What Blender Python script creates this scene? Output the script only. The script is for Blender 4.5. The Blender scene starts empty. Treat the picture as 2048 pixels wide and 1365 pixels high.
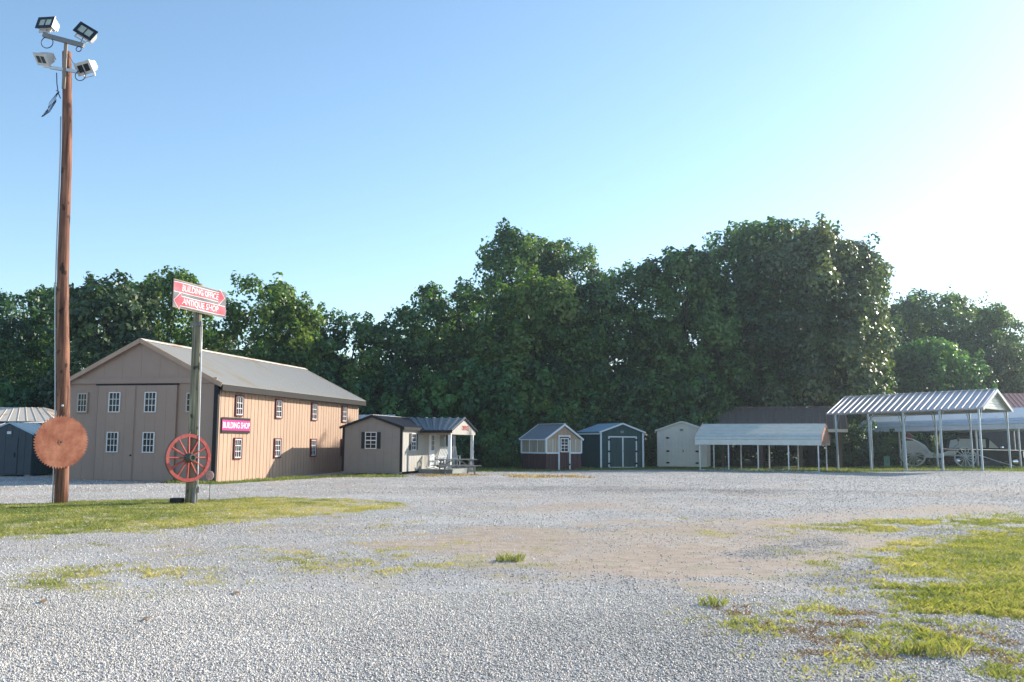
import bpy, math, random
import numpy as np
from mathutils import Vector, Matrix, Euler
R=math.radians
rng=np.random.default_rng(7); random.seed(7)
S=bpy.context.scene; C=S.collection; HAZE=.0004
# ------------------------------------------------------------------ tagging
def tag(o,label=None,cat=None,group=None,kind=None):
    if label:o['label']=label
    if cat:o['category']=cat
    if group:o['group']=group
    if kind:o['kind']=kind
    return o
def thing(name,label,cat,loc,az=0,group=None):
    o=bpy.data.objects.new(name,None); C.objects.link(o); o.empty_display_size=.3
    o.location=loc; o.rotation_euler=(0,0,-R(az)); return tag(o,label,cat,group)
def link(name,me,parent=None):
    o=bpy.data.objects.new(name,me); C.objects.link(o); o.parent=parent; return o
# ------------------------------------------------------------------ materials
def mat(name,col,rough=.6,metal=0,var=.0,scale=3.,col2=None,bump=0,bscale=60,stretch=(1,1,1),spec=.5,detail=5,trans=0,lo=.35,hi=.65):
    m=bpy.data.materials.new(name); m.use_nodes=True; nt=m.node_tree; N=nt.nodes; L=nt.links
    b=N['Principled BSDF']; b.inputs['Base Color'].default_value=(*col,1); b.inputs['Roughness'].default_value=rough
    b.inputs['Metallic'].default_value=metal; b.inputs['Specular IOR Level'].default_value=spec
    tc=N.new('ShaderNodeTexCoord'); mp=N.new('ShaderNodeMapping'); mp.inputs['Scale'].default_value=stretch
    L.new(tc.outputs['Object'],mp.inputs['Vector'])
    if col2 or var:
        n=N.new('ShaderNodeTexNoise'); n.inputs['Scale'].default_value=scale; n.inputs['Detail'].default_value=detail; n.inputs['Roughness'].default_value=.65
        L.new(mp.outputs[0],n.inputs['Vector'])
        r=N.new('ShaderNodeValToRGB'); r.color_ramp.elements[0].position=lo; r.color_ramp.elements[1].position=hi
        c2=col2 or tuple(min(1,c*(1+var)) for c in col); c1=col if col2 else tuple(c*(1-var) for c in col)
        r.color_ramp.elements[0].color=(*c1,1); r.color_ramp.elements[1].color=(*c2,1)
        L.new(n.outputs['Fac'],r.inputs['Fac']); L.new(r.outputs[0],b.inputs['Base Color'])
    if bump:
        n2=N.new('ShaderNodeTexNoise'); n2.inputs['Scale'].default_value=bscale; n2.inputs['Detail'].default_value=4
        L.new(mp.outputs[0],n2.inputs['Vector'])
        bp=N.new('ShaderNodeBump'); bp.inputs['Strength'].default_value=bump; bp.inputs['Distance'].default_value=.02
        L.new(n2.outputs['Fac'],bp.inputs['Height']); L.new(bp.outputs[0],b.inputs['Normal'])
    if trans: b.inputs['Transmission Weight'].default_value=trans
    return m
def leafmat(name,c1,c2,c3,trans=.38,rough=.45):
    """leaf colour varies from leaf to leaf by a stored random value"""
    m=bpy.data.materials.new(name); m.use_nodes=True; nt=m.node_tree; N=nt.nodes; L=nt.links
    b=N['Principled BSDF']; out=N['Material Output']; b.inputs['Roughness'].default_value=rough
    a=N.new('ShaderNodeAttribute'); a.attribute_name='tint'; r=N.new('ShaderNodeValToRGB')
    e=r.color_ramp.elements; e[0].position=0; e[0].color=(*c1,1); e[1].position=1; e[1].color=(*c3,1); x=e.new(.55); x.color=(*c2,1)
    L.new(a.outputs['Fac'],r.inputs['Fac']); L.new(r.outputs[0],b.inputs['Base Color'])
    t=N.new('ShaderNodeBsdfTranslucent'); mx=N.new('ShaderNodeMixRGB'); mx.blend_type='MULTIPLY'; mx.inputs[0].default_value=1; mx.inputs[2].default_value=(1.5,1.45,.55,1)
    L.new(r.outputs[0],mx.inputs[1]); L.new(mx.outputs[0],t.inputs['Color'])
    ms=N.new('ShaderNodeMixShader'); ms.inputs[0].default_value=trans
    L.new(b.outputs[0],ms.inputs[1]); L.new(t.outputs[0],ms.inputs[2]); L.new(ms.outputs[0],out.inputs['Surface'])
    return m
def polewood(name,c1,c2):
    m=mat(name,c1,.85,col2=c2,scale=2.4,stretch=(6,6,.22),bump=.8,bscale=5,lo=.36,hi=.64); N=m.node_tree.nodes; L=m.node_tree.links; b=N['Principled BSDF']
    src=b.inputs['Base Color'].links[0].from_socket; tc=N.new('ShaderNodeTexCoord')
    def layer(src,st,sc,p0,p1,lowv,det=3):
        mp=N.new('ShaderNodeMapping'); mp.inputs['Scale'].default_value=st; L.new(tc.outputs['Object'],mp.inputs['Vector'])
        n=N.new('ShaderNodeTexNoise'); n.inputs['Scale'].default_value=sc; n.inputs['Detail'].default_value=det; L.new(mp.outputs[0],n.inputs['Vector'])
        r=N.new('ShaderNodeValToRGB'); e=r.color_ramp.elements; e[0].position=p0; e[0].color=(lowv,lowv,lowv,1); e[1].position=p1; L.new(n.outputs['Fac'],r.inputs['Fac'])
        x=N.new('ShaderNodeMixRGB'); x.blend_type='MULTIPLY'; x.inputs[0].default_value=1; L.new(src,x.inputs[1]); L.new(r.outputs[0],x.inputs[2]); return x.outputs[0]
    c=layer(src,(1,1,.8),1.1,.40,.56,.62); c=layer(c,(14,14,.35),1.6,.40,.46,.55,2); c=layer(c,(2.2,2.2,1.4),2.6,.30,.36,.25,1)
    L.new(c,b.inputs['Base Color']); return m
M={}
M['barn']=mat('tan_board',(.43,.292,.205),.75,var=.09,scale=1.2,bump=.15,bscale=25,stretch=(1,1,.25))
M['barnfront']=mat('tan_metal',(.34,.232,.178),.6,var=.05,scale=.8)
M['barnroof']=mat('weathered_roof',(.44,.415,.37),.55,metal=.1,col2=(.42,.345,.22),scale=1.0,stretch=(.22,1.3,.3),lo=.54,hi=.68)
M['black']=mat('black_trim',(.009,.009,.011),.6,var=.2,spec=.25)
M['burg']=mat('burgundy_trim',(.13,.018,.022),.5,var=.15)
M['white']=mat('white_paint',(.78,.78,.78),.5,var=.04)
M['cream']=mat('cream_paint',(.60,.56,.49),.65,var=.04,scale=2)
M['glass']=mat('window_glass',(.016,.02,.024),.12,spec=.18,var=.3,scale=3)
M['pole']=polewood('brown_pole_wood',(.14,.050,.028),(.36,.165,.10))
M['post']=polewood('grey_green_post_wood',(.17,.155,.10),(.38,.34,.23))
M['galv']=mat('galvanised_steel',(.55,.57,.60),.42,metal=.5,var=.08,scale=5)
M['steelgrey']=mat('grey_steel',(.20,.20,.20),.5,metal=.2,var=.1)
M['weathered']=mat('weathered_bracket_timber',(.24,.20,.165),.8,var=.2,stretch=(6,6,.4))
M['lampwhite']=mat('lamp_white',(.52,.52,.51),.4,var=.04)
M['bezel']=mat('dark_navy_bezel',(.010,.011,.022),.3,var=.2)
M['reflector']=mat('lamp_reflector',(.55,.57,.45),.25,metal=.4,var=.15,scale=9)
M['cable']=mat('blue_black_cable',(.012,.02,.055),.5,var=.2)
M['conduit']=mat('pale_conduit',(.62,.63,.65),.4,metal=.2,var=.05)
M['rust']=mat('rusty_steel',(.27,.070,.032),.62,metal=.1,col2=(.50,.20,.115),scale=2.6,bump=.15,bscale=20)
M['red']=mat('red_paint',(.42,.030,.026),.55,col2=(.50,.12,.10),scale=7,bump=.2,bscale=30)
M['hubgreen']=mat('green_hub',(.02,.09,.065),.4,var=.2)
M['iron']=mat('iron',(.12,.10,.08),.5,metal=.6,var=.2)
M['tar']=mat('black_rubber',(.012,.012,.012),.7,var=.2)
M['banner']=mat('banner_vinyl',(.52,.075,.115),.65,col2=(.62,.17,.20),scale=3,spec=.2)
M['bannergrey']=mat('banner_grey',(.16,.16,.175),.65,var=.08,spec=.2)
M['bannerwhite']=mat('banner_white',(.72,.70,.70),.65,var=.03,spec=.2)
M['magenta']=mat('magenta_sign',(.62,.03,.22),.4,var=.05)
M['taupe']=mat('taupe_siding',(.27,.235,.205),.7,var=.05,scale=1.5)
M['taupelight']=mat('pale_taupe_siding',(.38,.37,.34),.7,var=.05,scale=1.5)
M['darkroof']=mat('dark_metal_roof',(.045,.045,.052),.38,metal=.3,var=.12)
M['blueroof']=mat('blue_black_metal',(.055,.075,.10),.25,metal=.45,var=.1)
M['shutter']=mat('black_shutter',(.012,.014,.018),.5,var=.1)
M['deck']=mat('grey_deck_board',(.22,.24,.23),.8,var=.12,stretch=(1,8,1))
M['picnic']=mat('weathered_picnic_wood',(.16,.15,.145),.85,col2=(.34,.33,.32),scale=4,stretch=(1,6,6))
M['maroon']=mat('dark_maroon_board',(.055,.022,.024),.7,var=.12)
M['polycarb']=mat('clear_panel',(.42,.36,.28),.25,col2=(.24,.21,.165),scale=2,stretch=(5,5,.3))
M['wood']=mat('bare_pine_board',(.42,.30,.20),.75,col2=(.30,.20,.13),scale=3,stretch=(5,5,.4))
M['trimblue']=mat('pale_trim',(.66,.69,.70),.5,var=.03)
M['green']=mat('dark_green_board',(.012,.055,.058),.65,var=.1)
M['greendoor']=mat('green_door_board',(.014,.052,.056),.6,var=.1)
M['shedgrey']=mat('dark_slate_siding',(.045,.062,.078),.6,var=.08)
M['skyroof']=mat('light_blue_metal_roof',(.30,.43,.52),.32,metal=.45,var=.06)
M['greyroof']=mat('grey_corrugated_roof',(.20,.215,.235),.42,metal=.3,var=.08)
M['brownboard']=mat('brown_dark_board',(.075,.058,.052),.75,var=.12,stretch=(6,6,.3))
M['paleroof']=mat('pale_rusting_roof',(.68,.60,.50),.55,metal=.05,col2=(.42,.25,.14),scale=.7,lo=.56,hi=.68)
M['carport']=mat('pale_carport_metal',(.60,.62,.59),.45,metal=.15,var=.06)
M['carporttrim']=mat('rose_brown_trim',(.30,.15,.12),.5,var=.08)
M['brownroof']=mat('brown_metal_roof',(.24,.185,.165),.36,metal=.3,var=.1)
M['brownpost']=mat('brown_timber',(.085,.055,.045),.8,var=.2,stretch=(5,5,.4))
M['silver']=mat('silver_ribbed_roof',(.54,.52,.53),.34,metal=.45,var=.05)
M['silverblue']=mat('silver_blue_steel',(.30,.38,.44),.4,metal=.4,var=.07)
M['siding']=mat('pale_green_siding',(.48,.55,.54),.45,metal=.2,var=.05)
M['whiteblue']=mat('white_carport_metal',(.60,.66,.72),.35,metal=.25,var=.04)
M['redroof']=mat('faded_red_roof',(.34,.15,.125),.45,metal=.1,var=.08)
M['darkwall']=mat('dark_slate_wall',(.030,.036,.045),.6,var=.15)
M['carriage']=mat('white_carriage_paint',(.46,.47,.46),.45,var=.06)
M['uphol']=mat('burgundy_upholstery',(.10,.02,.025),.8,var=.2)
M['hood']=mat('folded_hood_cloth',(.55,.52,.46),.9,col2=(.24,.19,.14),scale=1.6,lo=.45,hi=.6)
M['carblack']=mat('black_car_paint',(.006,.007,.008),.3,spec=.2,var=.2)
M['chrome']=mat('chrome',(.75,.77,.80),.12,metal=1,var=.04)
M['curtain']=mat('grey_window_curtain',(.40,.42,.42),.5,var=.08,stretch=(8,8,.5))
M['boxgreen']=mat('utility_box_green',(.10,.26,.20),.5,var=.06)
M['concrete']=mat('concrete_block',(.36,.35,.33),.85,var=.1)
M['bark']=mat('tree_bark',(.075,.055,.042),.9,var=.3,scale=5,stretch=(3,3,.5),bump=.5,bscale=10)
M['signred']=mat('redwood_letter',(.42,.03,.035),.5,var=.05)
M['pinksign']=mat('faded_pink_sign',(.55,.20,.22),.5,col2=(.70,.55,.55),scale=24)
M['leafdark']=leafmat('leaf_deep_green',(.022,.066,.030),(.060,.145,.052),(.120,.215,.058))
M['leafmid']=leafmat('leaf_mid_green',(.026,.078,.030),(.074,.172,.052),(.150,.245,.062))
M['leaflight']=leafmat('leaf_light_green',(.040,.105,.026),(.105,.200,.046),(.180,.255,.064),.45)
M['leafgrey']=leafmat('leaf_grey_green',(.028,.066,.034),(.074,.128,.058),(.135,.180,.085),.33,.36)
M['vine']=leafmat('leaf_vine_green',(.016,.070,.032),(.066,.185,.064),(.140,.300,.085),.42)
M['grass']=leafmat('grass_blade',(.13,.185,.05),(.31,.325,.11),(.56,.48,.25),.36,.65)
M['straw']=leafmat('dry_straw',(.30,.20,.06),(.46,.33,.13),(.55,.44,.22),.3,.7)
M['stone']=leafmat('gravel_stone',(.15,.143,.135),(.48,.445,.40),(.82,.77,.70),0,.75)
M['drygrass']=leafmat('dead_leaf',(.20,.13,.075),(.32,.21,.12),(.44,.31,.19),.2,.7)
# ------------------------------------------------------------------ mesh builder
class MB:
    def __init__(s): s.v=[]; s.f=[]
    def add(s,vs,fs):
        n=len(s.v); s.v+= [tuple(p) for p in vs]; s.f+=[tuple(i+n for i in f) for f in fs]; return s
    def box(s,x0,x1,y0,y1,z0,z1):
        return s.add([(x0,y0,z0),(x1,y0,z0),(x1,y1,z0),(x0,y1,z0),(x0,y0,z1),(x1,y0,z1),(x1,y1,z1),(x0,y1,z1)],
          [(0,3,2,1),(4,5,6,7),(0,1,5,4),(1,2,6,5),(2,3,7,6),(3,0,4,7)])
    def obox(s,c,size,rot):
        m=rot if isinstance(rot,Matrix) else Euler(rot).to_matrix(); a=MB().box(*[k*q/2 for q in size for k in(-1,1)])
        return s.add([m@Vector(p)+Vector(c) for p in a.v],a.f)
    def beam(s,p,q,w,h=None,up=(0,0,1)):
        h=h or w; p=Vector(p);q=Vector(q); d=(q-p); l=d.length; d.normalize(); u=Vector(up)
        if abs(d.dot(u))>.98:u=Vector((0,1,0))
        x=d.cross(u).normalized(); y=x.cross(d)
        vs=[]
        for e in(p,q):
            for a,b in((-1,-1),(1,-1),(1,1),(-1,1)): vs.append(e+x*(a*w/2)+y*(b*h/2))
        return s.add(vs,[(0,3,2,1),(4,5,6,7),(0,1,5,4),(1,2,6,5),(2,3,7,6),(3,0,4,7)])
    def tube(s,pts,rad,n=8,caps=True):
        pts=[Vector(p) for p in pts]; rad=rad if isinstance(rad,(list,tuple)) else [rad]*len(pts); vs=[];fs=[]
        ref=None
        for i,p in enumerate(pts):
            d=(pts[min(i+1,len(pts)-1)]-pts[max(i-1,0)]).normalized()
            if ref is None: ref=Vector((1,0,0)) if abs(d.x)<.9 else Vector((0,1,0))
            x=(ref-d*ref.dot(d)).normalized(); y=d.cross(x); ref=x
            for k in range(n):
                a=2*math.pi*k/n; vs.append(p+(x*math.cos(a)+y*math.sin(a))*rad[i])
        for i in range(len(pts)-1):
            for k in range(n):
                a=i*n+k;b=i*n+(k+1)%n; fs.append((a,b,b+n,a+n))
        if caps: fs.append(tuple(range(n-1,-1,-1))); fs.append(tuple(range((len(pts)-1)*n,len(pts)*n)))
        return s.add(vs,fs)
    def prism(s,poly,f0,f1):
        """poly of 2-D points, mapped by f0 / f1 to the two ends"""
        n=len(poly); vs=[f0(*p) for p in poly]+[f1(*p) for p in poly]
        fs=[tuple(range(n-1,-1,-1)),tuple(range(n,2*n))]+[(i,(i+1)%n,(i+1)%n+n,i+n) for i in range(n)]
        return s.add(vs,fs)
    def lathe(s,prof,c,ax,n=24):
        """prof of (r, h) about axis ax through c"""
        ax=Vector(ax).normalized(); x=ax.orthogonal().normalized(); y=ax.cross(x); c=Vector(c); vs=[];fs=[]
        for r,h in prof:
            for k in range(n):
                a=2*math.pi*k/n; vs.append(c+ax*h+(x*math.cos(a)+y*math.sin(a))*r)
        for i in range(len(prof)-1):
            for k in range(n): fs.append((i*n+k,i*n+(k+1)%n,(i+1)*n+(k+1)%n,(i+1)*n+k))
        return s.add(vs,fs)
    def mesh(s,name,m,smooth=False):
        me=bpy.data.meshes.new(name); me.from_pydata(s.v,[],s.f); me.materials.append(m)
        if smooth:
            for p in me.polygons:p.use_smooth=True
        return me
    def build(s,name,m,parent=None,smooth=False):
        return link(name,s.mesh(name,M[m] if isinstance(m,str) else m,smooth),parent)
def wallx(mb,x0,x1,y,ny,z0,top,sp=.3,gw=.03,gd=.025,th=.08,extra=()):
    """grooved wall along local x at depth y facing ny (-1 front, +1 back); top is z(x)"""
    return wall(mb,lambda u,n,z:(u,y+ny*n,z),x0,x1,z0,top,sp,gw,gd,th,extra)
def wally(mb,y0,y1,x,nx,z0,top,sp=.3,gw=.03,gd=.025,th=.08,extra=()):
    return wall(mb,lambda u,n,z:(x+nx*n,u,z),y0,y1,z0,top,sp,gw,gd,th,extra)
def wall(mb,f,u0,u1,z0,top,sp,gw,gd,th,extra=()):
    if not callable(top): tv=top; top=lambda u:tv
    pr=[(u0,0.)]; n=max(1,round((u1-u0)/sp)); st=(u1-u0)/n
    for i in range(1,n):
        u=u0+i*st; pr+=[(u-gw/2,0),(u-gw/2+.002,-gd),(u+gw/2-.002,-gd),(u+gw/2,0)]
    pr.append((u1,0.))
    for e in extra:
        if not any(abs(p[0]-e)<.02 for p in pr): pr.append((e,0.))
    pr.sort(key=lambda p:p[0]); k=len(pr)
    vs=[f(u,o,z0) for u,o in pr]+[f(u,o,top(u)) for u,o in pr]+[f(u,-th,z0) for u,o in pr]+[f(u,-th,top(u)) for u,o in pr]; fs=[]
    for i in range(k-1):
        fs+=[(i,i+1,k+i+1,k+i),(2*k+i+1,2*k+i,3*k+i,3*k+i+1),(k+i,k+i+1,3*k+i+1,3*k+i),(i+1,i,2*k+i,2*k+i+1)]
    fs+=[(0,k,3*k,2*k),(k-1,3*k-1,4*k-1,2*k-1)]
    return mb.add(vs,fs)
def slope(mb,A,B,Cc,D,sp=.4,rw=.06,rh=.03,th=.03,cross=1):
    """ribbed sheet: eave A-B, ridge D-C, ribs run from eave to ridge"""
    A,B,Cc,D=map(Vector,(A,B,Cc,D)); nrm=(B-A).cross(D-A).normalized()
    if nrm.z<0:nrm=-nrm
    L=(B-A).length; n=max(1,round(L/sp)); pr=[(0,0)]
    for i in range(n+1):
        t=min(max(i*L/n,rw*.6),L-rw*.6); pr+=[(t-rw/2,0),(t-rw*.25,rh),(t+rw*.25,rh),(t+rw/2,0)]
    pr.append((L,0)); pr=sorted(set(pr)); k=len(pr); vs=[]
    rows=cross+1
    for r in range(rows):
        w=r/cross
        for t,h in pr: vs.append((A.lerp(B,t/L)).lerp(D.lerp(Cc,t/L),w)+nrm*h)
    m=len(vs)
    for r in range(rows):
        w=r/cross
        for t,h in pr: vs.append((A.lerp(B,t/L)).lerp(D.lerp(Cc,t/L),w)-nrm*th)
    fs=[]
    for r in range(cross):
        for i in range(k-1):
            a=r*k+i; fs+=[(a,a+1,a+k+1,a+k),(m+a+1,m+a,m+a+k,m+a+k+1)]
    for i in range(k-1):
        fs.append((i+1,i,m+i,m+i+1)); a=cross*k+i; fs.append((a,a+1,m+a+1,m+a))
    for r in range(cross): fs+= [(r*k,(r+1)*k,m+(r+1)*k,m+r*k),((r+1)*k+k-1,r*k+k-1,m+r*k+k-1,m+(r+1)*k+k-1)]
    return mb.add(vs,fs)
def window(parent,f,u0,u1,z0,z1,cols,rows,frame='white',trim=None,name='window',tw=.07,mid=False,fw=.035,bar=.022):
    """pane, frame with glazing bars, optional outer trim; f(u,n,z) maps onto the wall, n outwards"""
    def bx(mb,a,b,n0,n1,c,d):
        p=[f(u,n,z) for n in(n0,n1) for z in(c,d) for u in(a,b)]
        return mb.add(p,[(0,1,3,2),(4,6,7,5),(0,4,5,1),(2,3,7,6),(0,2,6,4),(1,5,7,3)])
    w=bx(MB(),u0,u1,.004,.02,z0,z1).build(name,'glass',parent)
    mb=MB()
    bx(mb,u0-fw,u0,.002,.05,z0-fw,z1+fw);bx(mb,u1,u1+fw,.002,.05,z0-fw,z1+fw)
    bx(mb,u0,u1,.002,.05,z0-fw,z0);bx(mb,u0,u1,.002,.05,z1,z1+fw)
    for i in range(1,cols):
        u=u0+(u1-u0)*i/cols; bx(mb,u-bar/2,u+bar/2,.02,.036,z0,z1)
    for j in range(1,rows):
        z=z0+(z1-z0)*j/rows; b=bar*(2.2 if mid and j*2==rows else 1); bx(mb,u0,u1,.02,.040,z-b/2,z+b/2)
    mb.build('frame',frame,w)
    if trim:
        t=MB(); a,b,c,d=u0-fw,u1+fw,z0-fw,z1+fw
        bx(t,a-tw,a,.0,.065,c-tw,d+tw);bx(t,b,b+tw,.0,.065,c-tw,d+tw);bx(t,a,b,.0,.064,d,d+tw);bx(t,a,b,.0,.075,c-tw,c)
        t.build('trim',trim,w)
    return w
def text(name,body,size,m,parent,f,thick=.004,bold=.0,align='CENTER',xs=1.):
    cu=bpy.data.curves.new(name,'FONT'); cu.body=body; cu.size=size; cu.align_x=align; cu.align_y='CENTER'; cu.extrude=thick; cu.offset=bold; cu.resolution_u=3
    o=bpy.data.objects.new(name+'_source',cu); C.objects.link(o); dg=bpy.context.evaluated_depsgraph_get(); me=bpy.data.meshes.new_from_object(o.evaluated_get(dg))
    bpy.data.objects.remove(o); bpy.data.curves.remove(cu)
    for v in me.vertices: v.co=Vector(f(v.co.x*xs,v.co.z,v.co.y))
    me.materials.clear(); me.materials.append(M[m]); me.name=name
    return link(name,me,parent)
# ------------------------------------------------------------------ ground shape and cover
def sstep(a,b,x): t=np.clip((x-a)/(b-a),0,1); return t*t*(3-2*t)
def terrain(x,y):
    x=np.asarray(x,float);y=np.asarray(y,float)
    z=.08*np.exp(-(((x+3)/7)**2+((y-49)/6)**2))
    z=z+.19*sstep(22,28,x)*sstep(40,52,y)*(1-sstep(62,75,y))
    z=z+.012*np.sin(x*.9+1.3*np.sin(y*.4))*np.cos(y*.7+.5*x)*sstep(5,9,y)*(1-sstep(30,40,y))
    z=z+.10*sstep(64,72,y)*(1-sstep(22,30,x))
    return z
def tz(x,y): return float(terrain(x,y))
_perm=rng.random((256,256))
def vnoise(x,y):
    xi=np.floor(x).astype(int);yi=np.floor(y).astype(int); fx=x-xi;fy=y-yi; fx=fx*fx*(3-2*fx);fy=fy*fy*(3-2*fy)
    g=lambda a,b:_perm[a%256,b%256]
    return (g(xi,yi)*(1-fx)+g(xi+1,yi)*fx)*(1-fy)+(g(xi,yi+1)*(1-fx)+g(xi+1,yi+1)*fx)*fy
def fbm(x,y,o=4):
    s=0;a=.5
    for i in range(o): s=s+a*vnoise(x*2**i+i*17.3,y*2**i+i*5.1); a/=2
    return s
def sdpoly(x,y,P):
    """signed distance to polygon, positive inside"""
    d=np.full(x.shape,1e9); ins=np.zeros(x.shape,bool); n=len(P)
    for i in range(n):
        ax,ay=P[i];bx,by=P[(i+1)%n]; ex,ey=bx-ax,by-ay
        t=np.clip(((x-ax)*ex+(y-ay)*ey)/(ex*ex+ey*ey),0,1); d=np.minimum(d,np.hypot(x-ax-t*ex,y-ay-t*ey))
        c=((ay>y)!=(by>y))&(x<(bx-ax)*(y-ay)/((by-ay) or 1e-9)+ax); ins^=c
    return np.where(ins,d,-d)
PG={'lawn':[(-17,22.6),(-13.3,24.3),(-9.1,25.9),(-6.4,27.2),(-3.9,26.9),(-2.6,25.0),(-3.1,22),(-4.2,20.2),(-5.7,18.2),(-7.0,16.6),(-8.2,15.5),(-9.6,13.9),(-17,12)],
'dirt':[(-3.2,14.6),(-1.6,17.2),(1.2,18.6),(4.0,20.4),(7.6,20.2),(7.4,16.6),(5.6,14.4),(4.2,12.8),(2.6,10.9),(.7,11.5),(-.8,12.2)],
'dirt2':[(-.9,23.5),(.8,25.2),(3.2,26.5),(3.2,24.1),(1,22)],
'dirt3':[(4.5,20.5),(8,23.5),(13,26.5),(15,26),(10,21.8),(6,19.2)],
'rgrass':[(5.6,14.2),(7.7,16.4),(10.2,18.6),(14.7,20.1),(9,9),(5.6,7.6),(4.7,8.6),(4.4,9.6),(4.6,11)],
'rstrip':[(5.1,18.4),(8.2,20.8),(12.8,23.5),(16.8,24.7),(13.6,20.6),(10.7,19.7),(8.5,18.3),(6.4,17.7)],
'rtuft':[(2.9,10.2),(4.3,10.4),(4.5,8.6),(5.0,7.6),(5.5,6.0),(2.4,6.2),(2.0,7.9),(1.1,9.0)],
'lweed':[(-6.6,11.1),(-5.4,12.4),(-3.5,12.1),(-3.1,11.2),(-3.9,10.3),(-5.2,9.8)],
'lweed2':[(-3.6,13.7),(-1.7,14.5),(-.4,13.3),(-.4,12.3),(-1.6,11.7),(-3,12.2)],
'straw':[(-.8,45.2),(1.6,46.6),(4.2,46.2),(4.0,43.9),(.8,43.4)],
'straw2':[(-4.6,44.4),(-1.8,46.4),(-1.0,45.2),(-4.2,43.2)],
'barnstrip':[(-13.6,38.2),(-11.4,36.4),(-10.2,41.1),(-7.8,44.4),(-4.9,44.0),(-4.9,42.9),(-8.2,42.6),(-10.3,37.4),(-11.5,35.2),(-13.6,36.2)],
'far':[(-8,54),(-4,49.5),(-.5,51.3),(2,53.2),(5,56.5),(9,58.8),(12,57.6),(15,56.3),(18,55.5),(24,56.5),(31,52),(60,50),(80,140),(-80,140),(-50,47),(-24,45),(-19,41),(-12,56)],
'dark':[(3.0,14.2),(4.2,15.6),(5.6,17.0),(5.9,16.2),(4.6,14.4),(3.4,13.4)],'dark2':[(3.6,11.6),(4.6,13.0),(5.4,13.2),(5.0,12.0),(4.2,11.2)],'dark3':[(-4,33),(-1,36),(4,36),(12,34),(9,31.5),(2,32)],'rfar':[(28.5,53.5),(31,52.2),(40,49),(40,56),(30,57)]}
def cover(x,y):
    """grass, dirt, straw amounts 0..1 at ground points"""
    n1=fbm(x*.55+3,y*.55)-.47; n2=fbm(x*1.9+40,y*1.9)-.47; n3=fbm(x*6+9,y*6+2)-.47
    D={k:sdpoly(x,y,p) for k,p in PG.items()}
    g=sstep(-.25,.35,D['lawn']+n1*2.6+n2*1.6+n3*1.0)
    east=sstep(-8.,-3.,x)*sstep(-1,1,D['lawn']+1)   # the lawn thins out towards its right end
    g=g*(1-east*.85*sstep(-.16,.10,n2+n3*.8))*(1-.55*sstep(.03,.16,n2*.6+n3))
    n4=fbm(x*13+5,y*13+8,3)-.44
    g=np.maximum(g,sstep(-.45,.25,D['rgrass']*.7+n1*1.4+n2*1.3+n3*1.0+n4*.5)*(.70+.30*sstep(-.2,.12,n3+n4)))
    g=np.maximum(g,.85*sstep(-.14,.2,n2*1.2+n3*1.2+n4*.6+.02)*sstep(-.6,.7,D['rstrip']+n1*.9))
    g=np.maximum(g,.85*sstep(-.02,.30,n2*1.2+n3*1.1+n4*.9)*sstep(-.6,.7,D['rtuft']+n1*1.))
    for k in('lweed','lweed2'): g=np.maximum(g,.85*sstep(-.08,.26,n2*1.1+n3*1.1+n4*.8)*sstep(-.9,.6,D[k]+n1))
    g=np.maximum(g,.35*sstep(.14,.24,n2+n3*.6)*sstep(9,12,y)*(1-sstep(20,24,y))*(1-sstep(4,8,x)))
    g=np.maximum(g,sstep(-.2,.3,D['barnstrip']+n2*.8))
    g=np.maximum(g,sstep(-.4,.5,D['far']+n1*1.5+n2*.7))
    d=sstep(-.8,.9,D['dirt']+n1*4+n2*2.2)*(.75+.35*sstep(-.15,.15,n2+n1))
    d=np.maximum(d,.75*sstep(-.6,.9,D['dirt2']+n1*2.5+n2)); d=np.maximum(d,.8*sstep(-.8,1,D['dirt3']+n1*3+n2)); 
    for o_ in(0,1.7):
        for px_,py_ in(((9,23),(-13,43)),((2.5,9),(-9,33))):
            ex_,ey_=py_[0]-px_[0],py_[1]-px_[1]; l_=math.hypot(ex_,ey_); c_=((x-px_[0])*ey_-(y-px_[1])*ex_)/l_+o_+1.2*np.sin(y*.12); d=np.maximum(d,.42*np.exp(-(c_/.28)**2)*sstep(9,12,y)*(.4+1.2*sstep(-.2,.2,n2)))
    d=np.clip(d,0,.95)
    d=np.maximum(d,.55*sstep(.02,.25,n1*1.3+n2*.5)*sstep(11,14,y)*(1-sstep(36,42,y)))
    st=np.maximum(sstep(-.2,.9,D['straw']+n1*2.+n2*1.8),sstep(-.2,.6,D['straw2']+n2*1.8))*(.35+.65*sstep(-.05,.1,n3+n2*.5))
    dry=sstep(-10,-4.5,x)*(y<32)*(x<0)*.75+ (x>0)*(y<32)*.25+.25*n1
    dk=np.maximum(np.maximum(sstep(-.3,.4,D['dark']+n2*1.2+n3),sstep(-.3,.3,D['dark2']+n2*1.2+n3)),.7*sstep(-.8,1.2,D['dark3']+n1*3+n2*2))*(1-g)
    cover.dark=dk; d=d*(1-.8*dk)
    return g,d*(1-g),st*.7*(1-g),np.clip(dry+n2*.6,0,1)
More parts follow.
